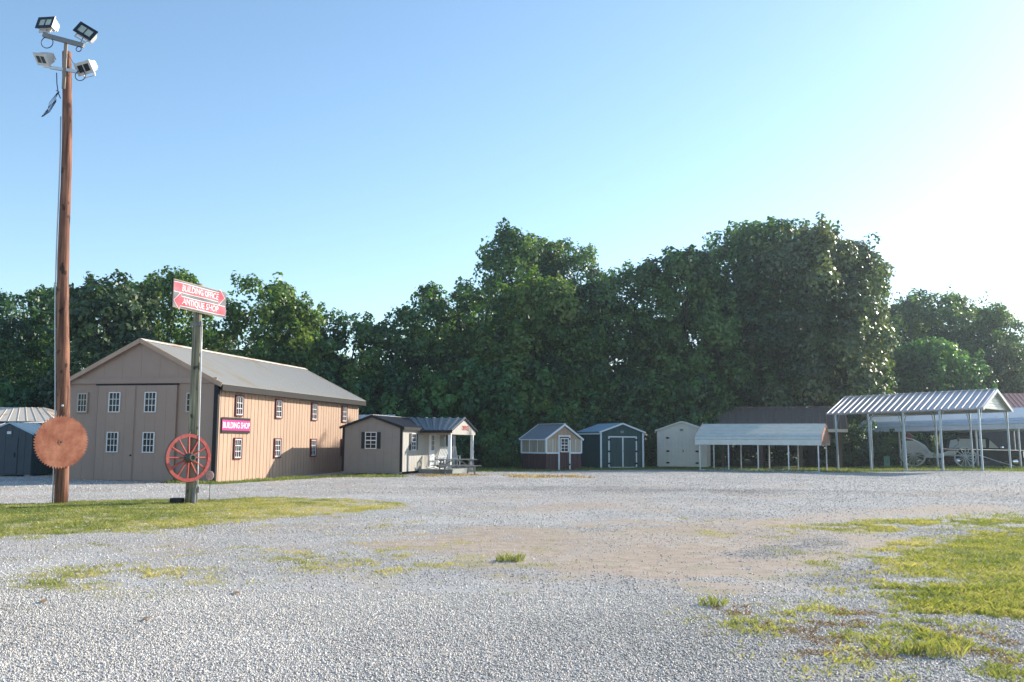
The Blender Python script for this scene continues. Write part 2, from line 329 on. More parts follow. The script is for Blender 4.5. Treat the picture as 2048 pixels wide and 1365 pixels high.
# ------------------------------------------------------------------ ground sheet
def axis(segs):
    o=[]
    for a,b,s in segs: o.append(np.arange(a,b,s))
    return np.unique(np.concatenate(o))
xs=axis([(-700,-200,60),(-200,-60,14),(-60,-24,1.5),(-24,-14,.4),(-14,14,.16),(14,34,.4),(34,70,1.5),(70,200,14),(200,701,60)])
ys=axis([(-300,-40,40),(-40,2,3.),(2,4,.4),(4,20,.13),(20,30,.2),(30,64,.36),(64,110,2),(110,240,14),(240,1000,70)])
X,Y=np.meshgrid(xs,ys); Z=terrain(X,Y); nx,ny=len(xs),len(ys)
G_,D_,ST_,DRY_=cover(X.ravel(),Y.ravel()); DK_=cover.dark
def rawmesh(name,co,faces,m,attrs=None,k=4):
    me=bpy.data.meshes.new(name); nv=len(co); nf=len(faces)
    me.vertices.add(nv); me.vertices.foreach_set('co',np.ascontiguousarray(co,dtype=np.float32).ravel())
    me.loops.add(nf*k); me.loops.foreach_set('vertex_index',np.ascontiguousarray(faces,dtype=np.int32).ravel())
    me.polygons.add(nf); me.polygons.foreach_set('loop_start',np.arange(0,nf*k,k,dtype=np.int32))
    for an,(ty,val) in (attrs or {}).items():
        a=me.attributes.new(an,ty,'POINT')
        if ty=='FLOAT': a.data.foreach_set('value',val.astype(np.float32))
        else: a.data.foreach_set('color',val.astype(np.float32).ravel())
    me.update(calc_edges=True); me.materials.append(m); return me
idx=np.arange(nx*ny).reshape(ny,nx)
F=np.stack([idx[:-1,:-1],idx[:-1,1:],idx[1:,1:],idx[1:,:-1]],-1).reshape(-1,4)
def groundmat():
    m=bpy.data.materials.new('gravel_dirt_and_turf'); m.use_nodes=True; nt=m.node_tree; N=nt.nodes; L=nt.links
    b=N['Principled BSDF']; b.inputs['Roughness'].default_value=.9; b.inputs['Specular IOR Level'].default_value=.2
    tc=N.new('ShaderNodeTexCoord')
    def noise(s,d=4,r=.6):
        n=N.new('ShaderNodeTexNoise'); n.inputs['Scale'].default_value=s; n.inputs['Detail'].default_value=d; n.inputs['Roughness'].default_value=r; L.new(tc.outputs['Object'],n.inputs['Vector']); return n.outputs['Fac']
    def ramp(f,*st):
        r=N.new('ShaderNodeValToRGB'); e=r.color_ramp.elements
        e[0].position=st[0][0];e[0].color=(*st[0][1],1);e[1].position=st[-1][0];e[1].color=(*st[-1][1],1)
        for p,c in st[1:-1]: q=e.new(p);q.color=(*c,1)
        L.new(f,r.inputs['Fac']); return r.outputs[0]
    def mix(f,a,bb,t='MIX'):
        x=N.new('ShaderNodeMixRGB');x.blend_type=t
        if hasattr(f,'links') or not isinstance(f,(int,float)): L.new(f,x.inputs[0])
        else: x.inputs[0].default_value=f
        for i,v in((1,a),(2,bb)):
            if isinstance(v,tuple): x.inputs[i].default_value=(*v,1)
            else: L.new(v,x.inputs[i])
        return x.outputs[0]
    vo=N.new('ShaderNodeTexVoronoi'); vo.inputs['Scale'].default_value=52; L.new(tc.outputs['Object'],vo.inputs['Vector'])
    bw=N.new('ShaderNodeRGBToBW'); L.new(vo.outputs['Color'],bw.inputs[0])
    grav=ramp(bw.outputs[0],(.12,(.16,.16,.17)),(.42,(.37,.365,.365)),(.8,(.65,.64,.62)))
    grav=mix(.55,grav,ramp(noise(11,5,.75),(.34,(.19,.20,.22)),(.66,(.50,.50,.505))))
    grav=mix(.5,grav,ramp(noise(.35,7,.72),(.38,(.25,.245,.245)),(.62,(.51,.50,.485))))
    dirt=ramp(noise(3.2,6,.7),(.3,(.295,.22,.16)),(.7,(.47,.385,.305)))
    dirt=mix(ramp(noise(26,3,.7),(.56,(0,0,0)),(.66,(.7,.7,.7))),dirt,grav)
    turf=ramp(noise(2.4,5,.65),(.3,(.16,.17,.05)),(.5,(.29,.265,.10)),(.72,(.44,.35,.20)))
    at=N.new('ShaderNodeAttribute'); at.attribute_name='cover'; sp=N.new('ShaderNodeSeparateColor'); L.new(at.outputs['Color'],sp.inputs[0])
    far=N.new('ShaderNodeAttribute'); far.attribute_name='wood'
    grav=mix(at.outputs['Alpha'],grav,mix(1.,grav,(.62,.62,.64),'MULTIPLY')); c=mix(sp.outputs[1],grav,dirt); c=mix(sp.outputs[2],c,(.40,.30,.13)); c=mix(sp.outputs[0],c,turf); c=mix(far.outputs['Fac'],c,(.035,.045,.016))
    L.new(c,b.inputs['Base Color'])
    bp=N.new('ShaderNodeBump'); bp.inputs['Strength'].default_value=.55; bp.inputs['Distance'].default_value=.025
    L.new(bw.outputs[0],bp.inputs['Height']); L.new(bp.outputs[0],b.inputs['Normal'])
    return m
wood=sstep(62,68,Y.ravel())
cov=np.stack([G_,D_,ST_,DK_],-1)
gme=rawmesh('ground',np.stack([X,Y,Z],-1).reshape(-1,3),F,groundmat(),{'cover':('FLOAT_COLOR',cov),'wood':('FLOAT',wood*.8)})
for p in (gme,): p.polygons.foreach_set('use_smooth',np.ones(len(p.polygons),bool))
tag(link('ground',gme),'pale gravel yard with worn dirt patches and thin turf',None,None,'structure')
# ------------------------------------------------------------------ loose gravel stones
def frustum_pts(n,d0,d1,half=.60,p=1.):
    u=rng.random(n); d=np.sqrt(d0*d0+u*(d1*d1-d0*d0)) if p==1 else d0+(d1-d0)*u**p
    return (rng.random(n)*2-1)*half*d,d
def stones(n,d0,d1,smin,smax):
    x,y=frustum_pts(n,d0,d1); g,d,st,_=cover(x,y)
    dk=cover.dark; keep=rng.random(n)>np.clip(g*1.05+d*.93+st*.5,0,.985); x,y,dk=x[keep],y[keep],dk[keep]; n=len(x)
    s=(smin+(smax-smin)*rng.random(n)**1.7)*.5
    base=np.array([(-1,-1,-1),(1,-1,-1),(1,1,-1),(-1,1,-1),(-1,-1,1),(1,-1,1),(1,1,1),(-1,1,1)],float)*.62
    v=base[None]*(.55+.75*rng.random((n,8,3)))
    v*=np.stack([1+.5*rng.random(n),.7+.4*rng.random(n),.55+.35*rng.random(n)],-1)[:,None]
    q=rng.normal(size=(n,4)); q[:,1:3]*=.55; q/=np.linalg.norm(q,axis=1,keepdims=True); w,a,b,c=q.T
    Rm=np.stack([1-2*(b*b+c*c),2*(a*b-w*c),2*(a*c+w*b),2*(a*b+w*c),1-2*(a*a+c*c),2*(b*c-w*a),2*(a*c-w*b),2*(b*c+w*a),1-2*(a*a+b*b)],-1).reshape(n,3,3)
    v=np.einsum('nij,nkj->nki',Rm,v)*s[:,None,None]
    v[...,0]+=x[:,None];v[...,1]+=y[:,None];v[...,2]+=(terrain(x,y)+s*.10)[:,None]
    f=np.array([(0,3,2,1),(4,5,6,7),(0,1,5,4),(1,2,6,5),(2,3,7,6),(3,0,4,7)])
    fs=(np.arange(n)*8)[:,None,None]+f[None]
    t=np.repeat(np.clip(rng.normal(.60,.19,n)-.22*dk+(fbm(x*.5,y*.5,3)-.46)*.5,0,1),8)
    return v.reshape(-1,3),fs.reshape(-1,4),t
def join(parts):
    vs=[];fs=[];ts=[];o=0
    for v,f,t in parts: vs.append(v);fs.append(f+o);ts.append(t);o+=len(v)
    return np.concatenate(vs),np.concatenate(fs),np.concatenate(ts)
v,f,t=join([stones(210000,5.2,10.5,.008,.025),stones(110000,10.5,19,.011,.030),stones(80000,17,34,.016,.042),stones(60000,30,55,.025,.06)])
tag(link('loose_gravel',rawmesh('loose_gravel',v,f,M['stone'],{'tint':('FLOAT',t)})),'loose blue grey crushed stone covering the near part of the yard',None,None,'stuff')
# ------------------------------------------------------------------ grass
def blades(x,y,h,w,lean,t):
    n=len(x); z=terrain(x,y); a=rng.random(n)*6.283; b=rng.random(n)*6.283; l=lean*(.3+rng.random(n))*h
    dx,dy=np.cos(a)*w/2,np.sin(a)*w/2
    P=np.empty((n,4,3)); ex,ey=np.cos(b)*l,np.sin(b)*l
    P[:,0]=np.stack([x-dx,y-dy,z-.01],-1);P[:,1]=np.stack([x+dx,y+dy,z-.01],-1)
    P[:,2]=np.stack([x+ex+dx*.15,y+ey+dy*.15,z+h],-1);P[:,3]=np.stack([x+ex*.4-dx*.8,y+ey*.4-dy*.8,z+h*.6],-1)
    return P.reshape(-1,3),np.arange(n*4).reshape(n,4),np.repeat(np.clip(t,0,1),4)
def grassfield(n,box,hmin,hmax,w,lean=.6,dens=lambda g,x,y:g,tb=.45,pick=0):
    x=box[0]+(box[1]-box[0])*rng.random(n); y=box[2]+(box[3]-box[2])*rng.random(n)
    g,d,st,dry=cover(x,y); src=(g,st)[pick]
    k=(rng.random(n)<dens(src,x,y))&(np.abs(x)<.62*y+1); x,y,dry,src=x[k],y[k],dry[k],src[k]; n=len(x)
    cl=.6+.8*fbm(x*2.5,y*2.5,3)
    h=(hmin+(hmax-hmin)*rng.random(n)**2)*cl*(.45+.55*src)
    return blades(x,y,h,w*(.7+.6*rng.random(n)),lean,tb-.04+(dry-.3)*.6+rng.normal(0,.2,n)+(fbm(x*.9,y*.9,3)-.47)*1.0+(fbm(x*2.6+7,y*2.6,3)-.46)*.8)
gr=[grassfield(430000,(-17,-1.5,12,28),.015,.055,.010,tb=.52,lean=1.1),
    grassfield(420000,(3.5,15,6,21),.014,.06,.0065,tb=.60,lean=1.3),
    grassfield(60000,(4,17,17,25),.02,.08,.013,tb=.58,lean=1.2),
    grassfield(90000,(.5,6,5.8,11),.014,.07,.0055,tb=.58,lean=1.3,dens=lambda g,x,y:g**1.6*.8),
    grassfield(90000,(-8,1,9,16),.015,.06,.009,tb=.50,lean=1.2,dens=lambda g,x,y:g**1.2*.9),
    grassfield(60000,(-14,-4,34,45),.04,.16,.025,tb=.36),
    grassfield(160000,(-28,45,41,66),.04,.16,.035,tb=.22,dens=lambda g,x,y:g*.7)]
v,f,t=join(gr)
tag(link('grass',rawmesh('grass',v,f,M['grass'],{'tint':('FLOAT',t)})),'yellow green turf and weeds growing at the edges of the gravel',None,None,'stuff')
v,f,t=join([grassfield(30000,(-6,6,41,50),.04,.17,.03,tb=.5,pick=1,lean=1.2)])
tag(link('dry_grass',rawmesh('dry_grass',v,f,M['straw'],{'tint':('FLOAT',t)})),'dry straw coloured grass fringe in front of the sheds',None,None,'stuff')
def tuft(label,x,y,r,h,n,tb,m='grass',grp=None):
    a=rng.random(n)*6.283; rr=r*np.sqrt(rng.random(n)); px=x+rr*np.cos(a)*1.5; py=y+rr*np.sin(a)
    v,f,t=blades(px,py,h*(.4+.6*rng.random(n)),np.full(n,.010),.8,tb+rng.normal(0,.12,n))
    v=v-np.array([x,y,0]); o=link('grass_tuft',rawmesh('grass_tuft',v,f,M[m],{'tint':('FLOAT',t)})); o.location=(x,y,0); tag(o,label,'grass tuft',grp)
tuft('lone bright green grass tuft in the middle of the dirt patch',-.02,13.1,.14,.13,120,.42)
tuft('small spiky green grass tuft on the gravel near the right grass',2.05,9.7,.10,.13,60,.3)
tuft('low green weed tuft with brown roots on the gravel at right',2.15,8.75,.09,.06,70,.4)
tuft('tall yellow green weed clump at the bottom right of the gravel',3.35,7.55,.16,.15,110,.45)
tuft('small green weed clump at the left end of the near gravel',-5.35,10.9,.16,.08,90,.45)
PG['dead']=[(1.6,8.2),(2.2,9.9),(3.0,9.8),(4.2,8.8),(4.4,7.2),(2.6,7.0)]
xx=1.2+3.6*rng.random(26000); yy=6.6+3.8*rng.random(26000); dd=sdpoly(xx,yy,PG['dead'])+(fbm(xx*.9,yy*.9)-.47)*2
kk=(dd>0)&(fbm(xx*3.1+50,yy*3.1)>.56); xx,yy=xx[kk],yy[kk]
v,f,t=blades(xx,yy,.006+.022*rng.random(len(xx)),np.full(len(xx),.008),2.2,.35+rng.normal(0,.25,len(xx)))
tag(link('dead_weeds',rawmesh('dead_weeds',v,f,M['drygrass'],{'tint':('FLOAT',t)})),'flattened brown dead weeds on the gravel at lower right',None,None,'stuff')
# dead leaves on the near gravel
LV=[(-4.9,7.8,'largest brown dead leaf on the gravel at lower left'),(-4.15,7.45,'flat tan dead leaf below the largest brown leaf'),(-3.35,8.75,'small orange red dead leaf on the gravel'),(-4.75,9.65,'pale pinkish dead leaf on the gravel near the left weeds'),(-2.95,10.2,'dark red dead leaf near the small weeds on gravel')]
for x,y,l in LV:
    mb=MB(); a=random.random()*6; pts=[(0,-.06),(.03,-.03),(.038,.01),(.02,.04),(0,.075),(-.022,.04),(-.036,.0),(-.028,-.035)]
    mb.prism(pts,lambda p,q:(p,q,.012+abs(p)*.5+q*q*2),lambda p,q:(p,q,.015+abs(p)*.5+q*q*2))
    o=mb.build('dead_leaf','drygrass'); o.location=(x,y,tz(x,y)-.004); o.rotation_euler=(.05,.05,a); tag(o,l,'leaf','dead leaves on the gravel')
    at=o.data.attributes.new('tint','FLOAT','POINT'); at.data.foreach_set('value',np.full(len(o.data.vertices),random.random(),np.float32))
# ------------------------------------------------------------------ trees
def leafcloud(cent,rad,per,size,tint,up=.25,flat=.75,outw=None,coh=.55):
    """leaves on the shells of many boughs; per is a count per bough or an array of counts"""
    per=np.broadcast_to(np.asarray(per,int),(len(cent),)); ci=np.repeat(np.arange(len(cent)),per); n=len(ci)
    d=rng.normal(size=(n,3))
    if outw is not None: d=d+outw[ci]*.75+np.array([0,0,.35])
    d/=np.linalg.norm(d,axis=1,keepdims=True)
    rr=rad[ci]*(.62+.48*rng.random(n)**.7)*(1+.22*np.sin(d[:,0]*7+ci)*np.sin(d[:,1]*6+ci*2)); p=cent[ci]+d*rr[:,None]*np.array([1,1,flat])
    nr=d*coh+rng.normal(size=(n,3))*.42+np.array([0,0,up]); nr/=np.linalg.norm(nr,axis=1,keepdims=True)
    a=np.cross(nr,rng.normal(size=(n,3))); a/=np.linalg.norm(a,axis=1,keepdims=True); b=np.cross(nr,a)
    s=(size[0]+(size[1]-size[0])*rng.random(n))[:,None]
    P=np.empty((n,4,3)); P[:,0]=p-a*s*.5; P[:,1]=p+b*s*.32+nr*s*.07; P[:,2]=p+a*s*.55-nr*s*.1; P[:,3]=p-b*s*.32+nr*s*.07
    t=np.clip(tint[ci]+rng.normal(0,.15,n),0,1)
    return P.reshape(-1,3),np.arange(n*4).reshape(n,4),np.repeat(t,4)
PROF={'oak':lambda t:np.sqrt(np.clip(1-np.abs((t-.40)/.615)**2.3,0,1)),'poplar':lambda t:np.sqrt(np.clip(1-np.abs((t-.34)/.68)**2.0,0,1))*1.05,
 'curtain':lambda t:np.clip(1-t**2.6,0,1)**.55*(.86+.14*np.cos(t*9)),'dome':lambda t:np.sqrt(np.clip(1-(t*.98)**2.2,0,1))}
def crown(kind,h,w,z0,dens=1.,size=(.18,.36),seed=0):
    g=np.random.default_rng(seed); H=h-z0; rcl=.085*(w+H*.5)*.62
    rcl=min(max(rcl*1.45,.55),1.65); n=int(dens*(.9*H*w/(rcl*rcl))*1.05)+8
    t=g.random(n)**.9; th=g.random(n)*6.283
    la=.24 if w>8.5 else .16; lob=1+la*np.sin(th*3+seed+t*5)+.12*np.sin(th*5+2*seed-t*6)-.06
    r=PROF[kind](t)*w/2*lob*np.where(g.random(n)<.80,.76+.24*g.random(n),g.random(n)*.75)
    c=np.stack([r*np.cos(th),r*np.sin(th),z0+t*(H-rcl*.6)],-1)+g.normal(0,.25,(n,3))
    rad=rcl*(.5+.75*g.random(n)); ow=np.stack([np.cos(th),np.sin(th),.15+.5*t],-1); tint=np.clip(.5+1.9*(fbm(c[:,0]*.42+seed,c[:,2]*.42+c[:,1]*.3,3)-.44)+g.normal(0,.17,n),.02,.98)
    # little upright sprays that break the outline
    wide=w>8.5 and kind=='oak'; m=int(n*(.8 if wide else .4)); j=g.integers(0,n,m); e=c[j]*1.0; out=np.stack([np.cos(th[j]),np.sin(th[j]),.6+g.random(m)*1.1],-1); out/=np.linalg.norm(out,axis=1,keepdims=True)
    c2=e+out*(rad[j]*(1.0+(.9 if wide else .5)*g.random(m)))[:,None]; ok=c2[:,2]<h+.3
    sz=(size[0]+size[1])/2; A=leafcloud(c,rad,np.clip(4.3*rad**2/(sz*sz*.35),14,900),size,tint,outw=ow,coh=.85); B=leafcloud(c2[ok],rad[j][ok]*.30,24,size,tint[j][ok],flat=1.5)
    return join([A,B]),c
def tree(label,px,top,hw,d,kind,leaf,z0=1.0,dens=1.,group='trees of the wood behind the sheds',name='tree',size=(.18,.36),cat='tree'):
    x=(px-1024)/1850*d; h=1.65+(886+.0066*(px-1024)-top)/1850*d; w=2.45*hw/1850*d
    o=thing(name,label,cat,(x,d,tz(x,d)-.02),random.random()*360,group)
    sd=int(px*7+d); (v,f,t),c=crown(kind,h,w,z0,dens,size,sd)
    link('crown',rawmesh('crown',v,f,M[leaf],{'tint':('FLOAT',t)}),o)
    mb=MB(); g=random.Random(sd); r0=.014*h+.05; n=7; pts=[(g.uniform(-.2,.2)*i/n,g.uniform(-.2,.2)*i/n,h*.78*i/n) for i in range(n+1)]
    mb.tube(pts,[r0*(1.25 if i==0 else 1)*(1-.8*i/n) for i in range(n+1)],9)
    for k in range(9):
        q=c[g.randrange(len(c))]; i=max(1,min(n-1,int(n*(q[2]*.72)/(h*.78)))); s=Vector(pts[i]); e=Vector(q); mid=s.lerp(e,.5)+Vector((0,0,.3))
        mb.tube([s,mid,e],[r0*.45*(1-.7*i/n),r0*.28,r0*.08],6)
    mb.build('trunk','bark',o,True); return o
TL=[('dark bushy tree cut by the left edge of the photo',18,588,78,62,'oak','leafdark'),
('dark leafy tree seen behind the tall brown utility pole',104,572,60,66,'oak','leafdark'),
('grey green broad tree rising above the left slope of the barn roof',208,560,84,58,'oak','leafgrey'),
('light green tree directly behind the barn roof peak',326,540,78,64,'poplar','leaflight'),
('small pale tree seen low between the sign post and the light green tree',432,660,52,74,'oak','leafgrey'),
('bright light green tree with two crowns behind the long barn roof',528,556,78,62,'poplar','leaflight'),
('round green tree joined to the right side of the bright light green tree',588,600,66,63,'oak','leafmid'),
('low dark tree above the far end of the barn roof',640,652,46,66,'oak','leafdark'),
('dark tree left of the tall middle wood, above the office ridge',702,622,62,65,'oak','leafmid'),
('rounded dark tree rising behind the office porch',792,612,66,66,'oak','leafdark'),
('tree with thin twigs on top on the rising edge of the middle wood',876,566,66,69,'oak','leafmid'),
('pointed dark evergreen looking tree left of the tall poplars',958,545,58,68,'poplar','leafdark'),
('tallest poplar in the middle of the wood, left one of the pair',1046,460,86,80,'poplar','leafmid'),
('slightly shorter right hand poplar of the middle pair',1142,470,60,81,'poplar','leafmid'),
('yellowish topped tree standing in front of the tall poplars',1078,562,84,67,'oak','leaflight'),
('dark tree below the right poplar above the dark green shed',1176,570,76,67,'oak','leafdark'),
('tree with a pale rounded top above the dark green shed',1268,526,74,70,'oak','leafmid'),
('leafy tree left of the biggest oak, above the cream shed',1372,508,82,71,'oak','leafmid'),
('dark tree filling the gap just left of the biggest oak',1458,556,72,73,'oak','leafdark'),
('left crown of the biggest oak with a bright round top',1530,440,94,76,'oak','leafmid'),
('biggest oak of the wood with ragged spiky outline at right',1622,462,118,73,'oak','leafgrey'),
('right outer part of the wood leaning over the tall carport roof',1706,486,58,77,'oak','leafgrey'),
('vine covered bright yellow green tree at the right end of the wood',1740,668,38,76,'curtain','leaflight'),
('large domed tree standing apart behind the tall carport',1874,592,112,95,'oak','leafmid'),
('tree joined to the right shoulder of the large domed tree',1984,612,64,93,'oak','leafmid'),
('dark vine draped dome in front of the large domed tree',1862,684,92,84,'dome','vine'),
('leafy tree at the right edge of the photo above the red roof',2040,690,56,86,'oak','leafgrey')]
for l in TL: tree(*l,z0=(4.6 if 1440<l[1]<1720 else .8 if l[3]<75 else 2.2),dens=(1.5 if l[1]<660 else 1.2) if l[3]<80 else 2.6,size=(.18,.36) if l[3]<80 else (.24,.44))
# second row, seen in the gaps
for i,(px,top,hw,d) in enumerate([(430,672,50,78),(560,680,60,78),(0,640,90,80),(150,640,90,82),(300,650,90,84),(690,690,80,86),(830,660,80,88),(960,640,80,90),(1230,610,90,88),(1410,590,90,90),(1560,580,100,90),(1680,600,80,88)]):
    tree('dark tree of the second row glimpsed through gaps in the wood',px,top,hw,d,'oak','leafdark',z0=.6,dens=.8,group='second row of the wood',size=(.22,.4))
# vine draped undergrowth
UG=[(10,770,70,56,'dark undergrowth at the left edge above the pale roof'),(95,760,60,57,'dark undergrowth behind the tall brown pole'),(640,730,50,62,'dark thicket rising beyond the far end of the barn'),
(715,760,48,62,'vine draped thicket behind the ridge of the office'),(790,735,52,63,'vine draped thicket above the office porch roof'),(868,745,50,63,'dark thicket behind the office porch gable'),
(945,725,52,64,'vine draped thicket in the gap right of the office'),(1018,740,50,64,'bright vine draped thicket left of the small greenhouse shed'),(1090,735,52,65,'vine draped thicket directly behind the small greenhouse shed'),
(1165,745,52,66,'vine draped thicket between greenhouse shed and dark green shed'),(1240,735,52,67.5,'vine draped thicket directly behind the dark green shed'),(1315,740,50,68,'dark thicket behind the left side of the cream shed'),
(1390,730,52,69,'dark thicket behind the right side of the cream shed'),(1470,735,52,75,'dark thicket behind the left end of the brown roof'),(1550,720,55,76,'dark thicket above the middle of the brown roof'),
(1630,725,55,76,'dark thicket above the right end of the brown roof'),(1705,740,45,76,'sunlit thicket above the left end of the tall carport'),(1790,800,60,79,'dark thicket seen under the left half of the tall carport'),
(1850,830,60,80,'dark thicket behind the white carriage')]
for px,top,hw,d,l in UG:
    tree(l,px,top,hw,d,'curtain','vine',z0=.05,dens=1.5,group='vine draped thickets along the edge of the wood',name='thicket',size=(.24,.48),cat='thicket')
LOW=[(905,880,40,60,'low bush at the foot of the wood beside the office porch'),(990,878,34,60.5,'low bush just left of the small greenhouse shed'),(1300,880,22,66,'low bush between the dark green shed and the cream shed'),(1700,850,40,69,'low dark bush under the left end of the tall carport'),(1760,868,34,70,'low dark bush behind the green utility box')]
for px,top,hw,d,l in LOW: tree(l,px,top,hw,d,'dome','leafdark',z0=.02,dens=1.6,group='low bushes at the foot of the wood',name='bush',size=(.10,.2),cat='bush')
# ------------------------------------------------------------------ tan barn
B=thing('barn','large tan metal barn with sliding doors and weathered grey roof','barn',(-11.84,37.21,-.02),12.7)
W,LN,EV,PK=6.9,15.0,4.02,5.72
rz=lambda x:EV+(PK-EV)*(1-abs(x+W/2)/(W/2))
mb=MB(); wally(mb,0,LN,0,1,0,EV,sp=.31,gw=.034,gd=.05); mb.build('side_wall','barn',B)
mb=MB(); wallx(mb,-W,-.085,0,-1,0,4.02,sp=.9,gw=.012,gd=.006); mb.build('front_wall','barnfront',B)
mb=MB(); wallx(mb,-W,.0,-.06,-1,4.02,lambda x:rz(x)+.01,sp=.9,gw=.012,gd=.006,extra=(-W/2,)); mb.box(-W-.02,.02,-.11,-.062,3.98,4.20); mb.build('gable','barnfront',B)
mb=MB(); wallx(mb,-W,0,LN,1,0,lambda x:rz(x),sp=.6,extra=(-W/2,)); wally(mb,.1,LN-.1,-W,-1,0,EV,sp=.6); mb.build('rear_wall','barn',B)
k=(PK-EV)/(W/2); ov=.32; roof=MB()
for s in(-1,1):
    xe=-W/2+s*(W/2+ov); ze=PK-k*(W/2+ov)
    slope(roof,(xe,-.22,ze+.07),(xe,LN+.22,ze+.07),(-W/2,LN+.22,PK+.07),(-W/2,-.22,PK+.07),sp=.23,rw=.05,rh=.018,cross=6)
ro=roof.build('roof','barnroof',B)
mb=MB()
for s in(-1,1): mb.beam((-W/2,LN/2,PK+.105),(-W/2+s*.2,LN/2,PK+.105-k*.2),LN+.46,.012,up=(0,0,1))
mb.build('ridge_cap','paleroof',ro)
mb=MB(); xe=ov; ze=PK-k*(W/2+ov); mb.box(ov-.015,ov+.03,-.2,LN+.2,ze-.20,ze+.05); mb.box(0.02,ov-.017,-.2,LN+.2,ze-.19,ze-.165); mb.build('eave_fascia','black',B)
mb=MB()
for s in(-1,1):
    a=Vector((-W/2,-.24,PK+.02)); b=Vector((-W/2+s*(W/2+ov),-.24,PK-k*(W/2+ov)+.02)); mb.beam(a,b,.05,.17,up=(0,0,1))
mb.build('bargeboard','barn',B)
MB().box(-.08,.10,-.10,.04,.0,3.9).build('corner_post','black',B)
for x0,x1 in((-5.42,-3.64),(-3.62,-1.75)):
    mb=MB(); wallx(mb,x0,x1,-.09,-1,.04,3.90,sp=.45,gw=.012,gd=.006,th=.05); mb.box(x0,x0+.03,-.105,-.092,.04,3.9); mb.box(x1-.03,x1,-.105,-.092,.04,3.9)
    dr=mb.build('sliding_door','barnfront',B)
    if x0<-4: MB().lathe([(0,0),(.035,0),(.035,.05),(0,.06)],(-3.72,-.09,1.05),(0,-1,0),10).build('handle','black',dr)
MB().box(-5.5,-1.7,-.10,-.03,3.905,3.965).build('door_track','black',B)
ff=lambda u,n,z:(u,-n,z); fd=lambda u,n,z:(u,-.092-n,z); fs=lambda u,n,z:(n,u,z)
for x in(-6.16,-1.12): window(B,ff,x-.19,x+.19,2.85,3.55,3,3,frame='cream',trim='barnfront',tw=.05)
for x in(-4.58,-2.92):
    for z in(2.83,1.20): window(B,fd,x-.23,x+.23,z,z+.76,3,3,tw=.05)
for y in(1.75,5.32,9.13,12.92):
    for z in(2.78,1.0): window(B,fs,y-.235,y+.235,z,z+.70,3,3,trim='burg',tw=.06)
MB().box(.002,.03,.05,.12,.98,1.10).build('outlet_plate','white',B)
SG=thing('shop_sign','magenta wall sign with black bands reading BUILDING SHOP','sign',(0,0,0),0); SG.matrix_world=B.matrix_basis@Matrix.Translation((.035,1.52,2.30))
MB().box(.0,.02,-1.15,1.15,-.32,.32).build('board','black',SG)
MB().box(.021,.026,-1.14,1.14,-.21,.21).build('magenta_band','magenta',SG)
text('lettering','BUILDING SHOP',.35,'bannerwhite',SG,lambda x,n,y:(.028+n,x,y-.01),bold=.006,xs=.86)
# ------------------------------------------------------------------ left background buildings
G1=thing('garden_shed','dark slate garden shed with blue metal roof cut by left edge','shed',(-21.42,41.6,0),-5)
w=2.0; tp=lambda x:1.88+.46*(1-abs(x+w/2)/(w/2))
mb=MB(); wallx(mb,-w,0,0,-1,.08,tp,sp=.3,gw=.02,gd=.012,extra=(-w/2,)); mb.build('gable_wall','shedgrey',G1); mb=MB(); wallx(mb,-w,0,2.9,1,.08,tp,sp=.6,extra=(-w/2,)); mb.build('rear_wall','shedgrey',G1)
mb=MB(); [wally(MB(),.08,2.82,xx,nn,.08,1.88,sp=.3).build('side_wall','green',G1) for xx,nn in((0,1),(-w,-1))]
mb=MB()
for s in(-1,1): xe=-w/2+s*(w/2+.08); slope(mb,(xe,-.06,1.87),(xe,2.96,1.87),(-w/2,2.96,2.39),(-w/2,-.06,2.39),sp=.3,rw=.07,rh=.03)
mb.build('roof','skyroof',G1)
mb=MB(); wallx(mb,-1.62,-.6,-.03,-1,.12,1.72,sp=.5,gw=.02,gd=.01,th=.028); dr=mb.build('door','shedgrey',G1); MB().box(-.72,-.68,-.075,-.035,.85,1.05).build('handle','black',dr)
MB().box(-w/2-.09,-w/2+.09,-.02,-.001,1.88,2.0).build('gable_vent','white',G1)
mb=MB(); [mb.box(x-.12,x+.12,y,y+.25,0,.08) for x in(-1.9,-.15) for y in(.05,2.5)]; mb.build('foundation_block','concrete',G1)
G2=thing('lean_to_shed','low brown board shed behind the tall pole with dark flat fascia','shed',(-23.6,45.2,0),3)
mb=MB(); wallx(mb,0,3.6,0,-1,0,2.25,sp=.25); wally(mb,0.05,3,3.6,1,0,2.2); wally(mb,0.05,3,0,-1,0,2.2); wallx(mb,0,3.6,3,1,0,2.2); mb.build('wall','brownboard',G2)
mb=MB(); slope(mb,(-.15,-.25,2.42),(3.75,-.25,2.42),(3.75,3.2,2.62),(-.15,3.2,2.62),sp=.3); mb.build('roof','greyroof',G2)
MB().box(-.15,3.75,-.29,-.25,2.20,2.44).build('fascia','brownpost',G2)
G3=thing('storage_building','long low storage building with pale rusting roof behind the left shed','building',(-24.3,49.2,0),0)
mb=MB(); wallx(mb,-12,0,0,-1,0,2.55,sp=.4); wally(mb,.06,5.2,0,1,0,2.55,sp=.4); wallx(mb,-12,0,5.3,1,0,2.55); wally(mb,.06,5.2,-12,-1,0,2.55); mb.build('wall','brownboard',G3)
mb=MB(); slope(mb,(-12.3,-.3,2.60),(.3,-.3,2.60),(-1.9,2.65,3.42),(-10,2.65,3.42),sp=.5,rw=.05,rh=.02); slope(mb,(.3,5.6,2.60),(-12.3,5.6,2.60),(-10,2.65,3.42),(-1.9,2.65,3.42),sp=.5,rw=.05,rh=.02)
slope(mb,(.3,-.3,2.60),(.3,5.6,2.60),(-1.9,2.66,3.42),(-1.9,2.64,3.42),sp=.6,rw=.05,rh=.02); mb.build('roof','paleroof',G3)
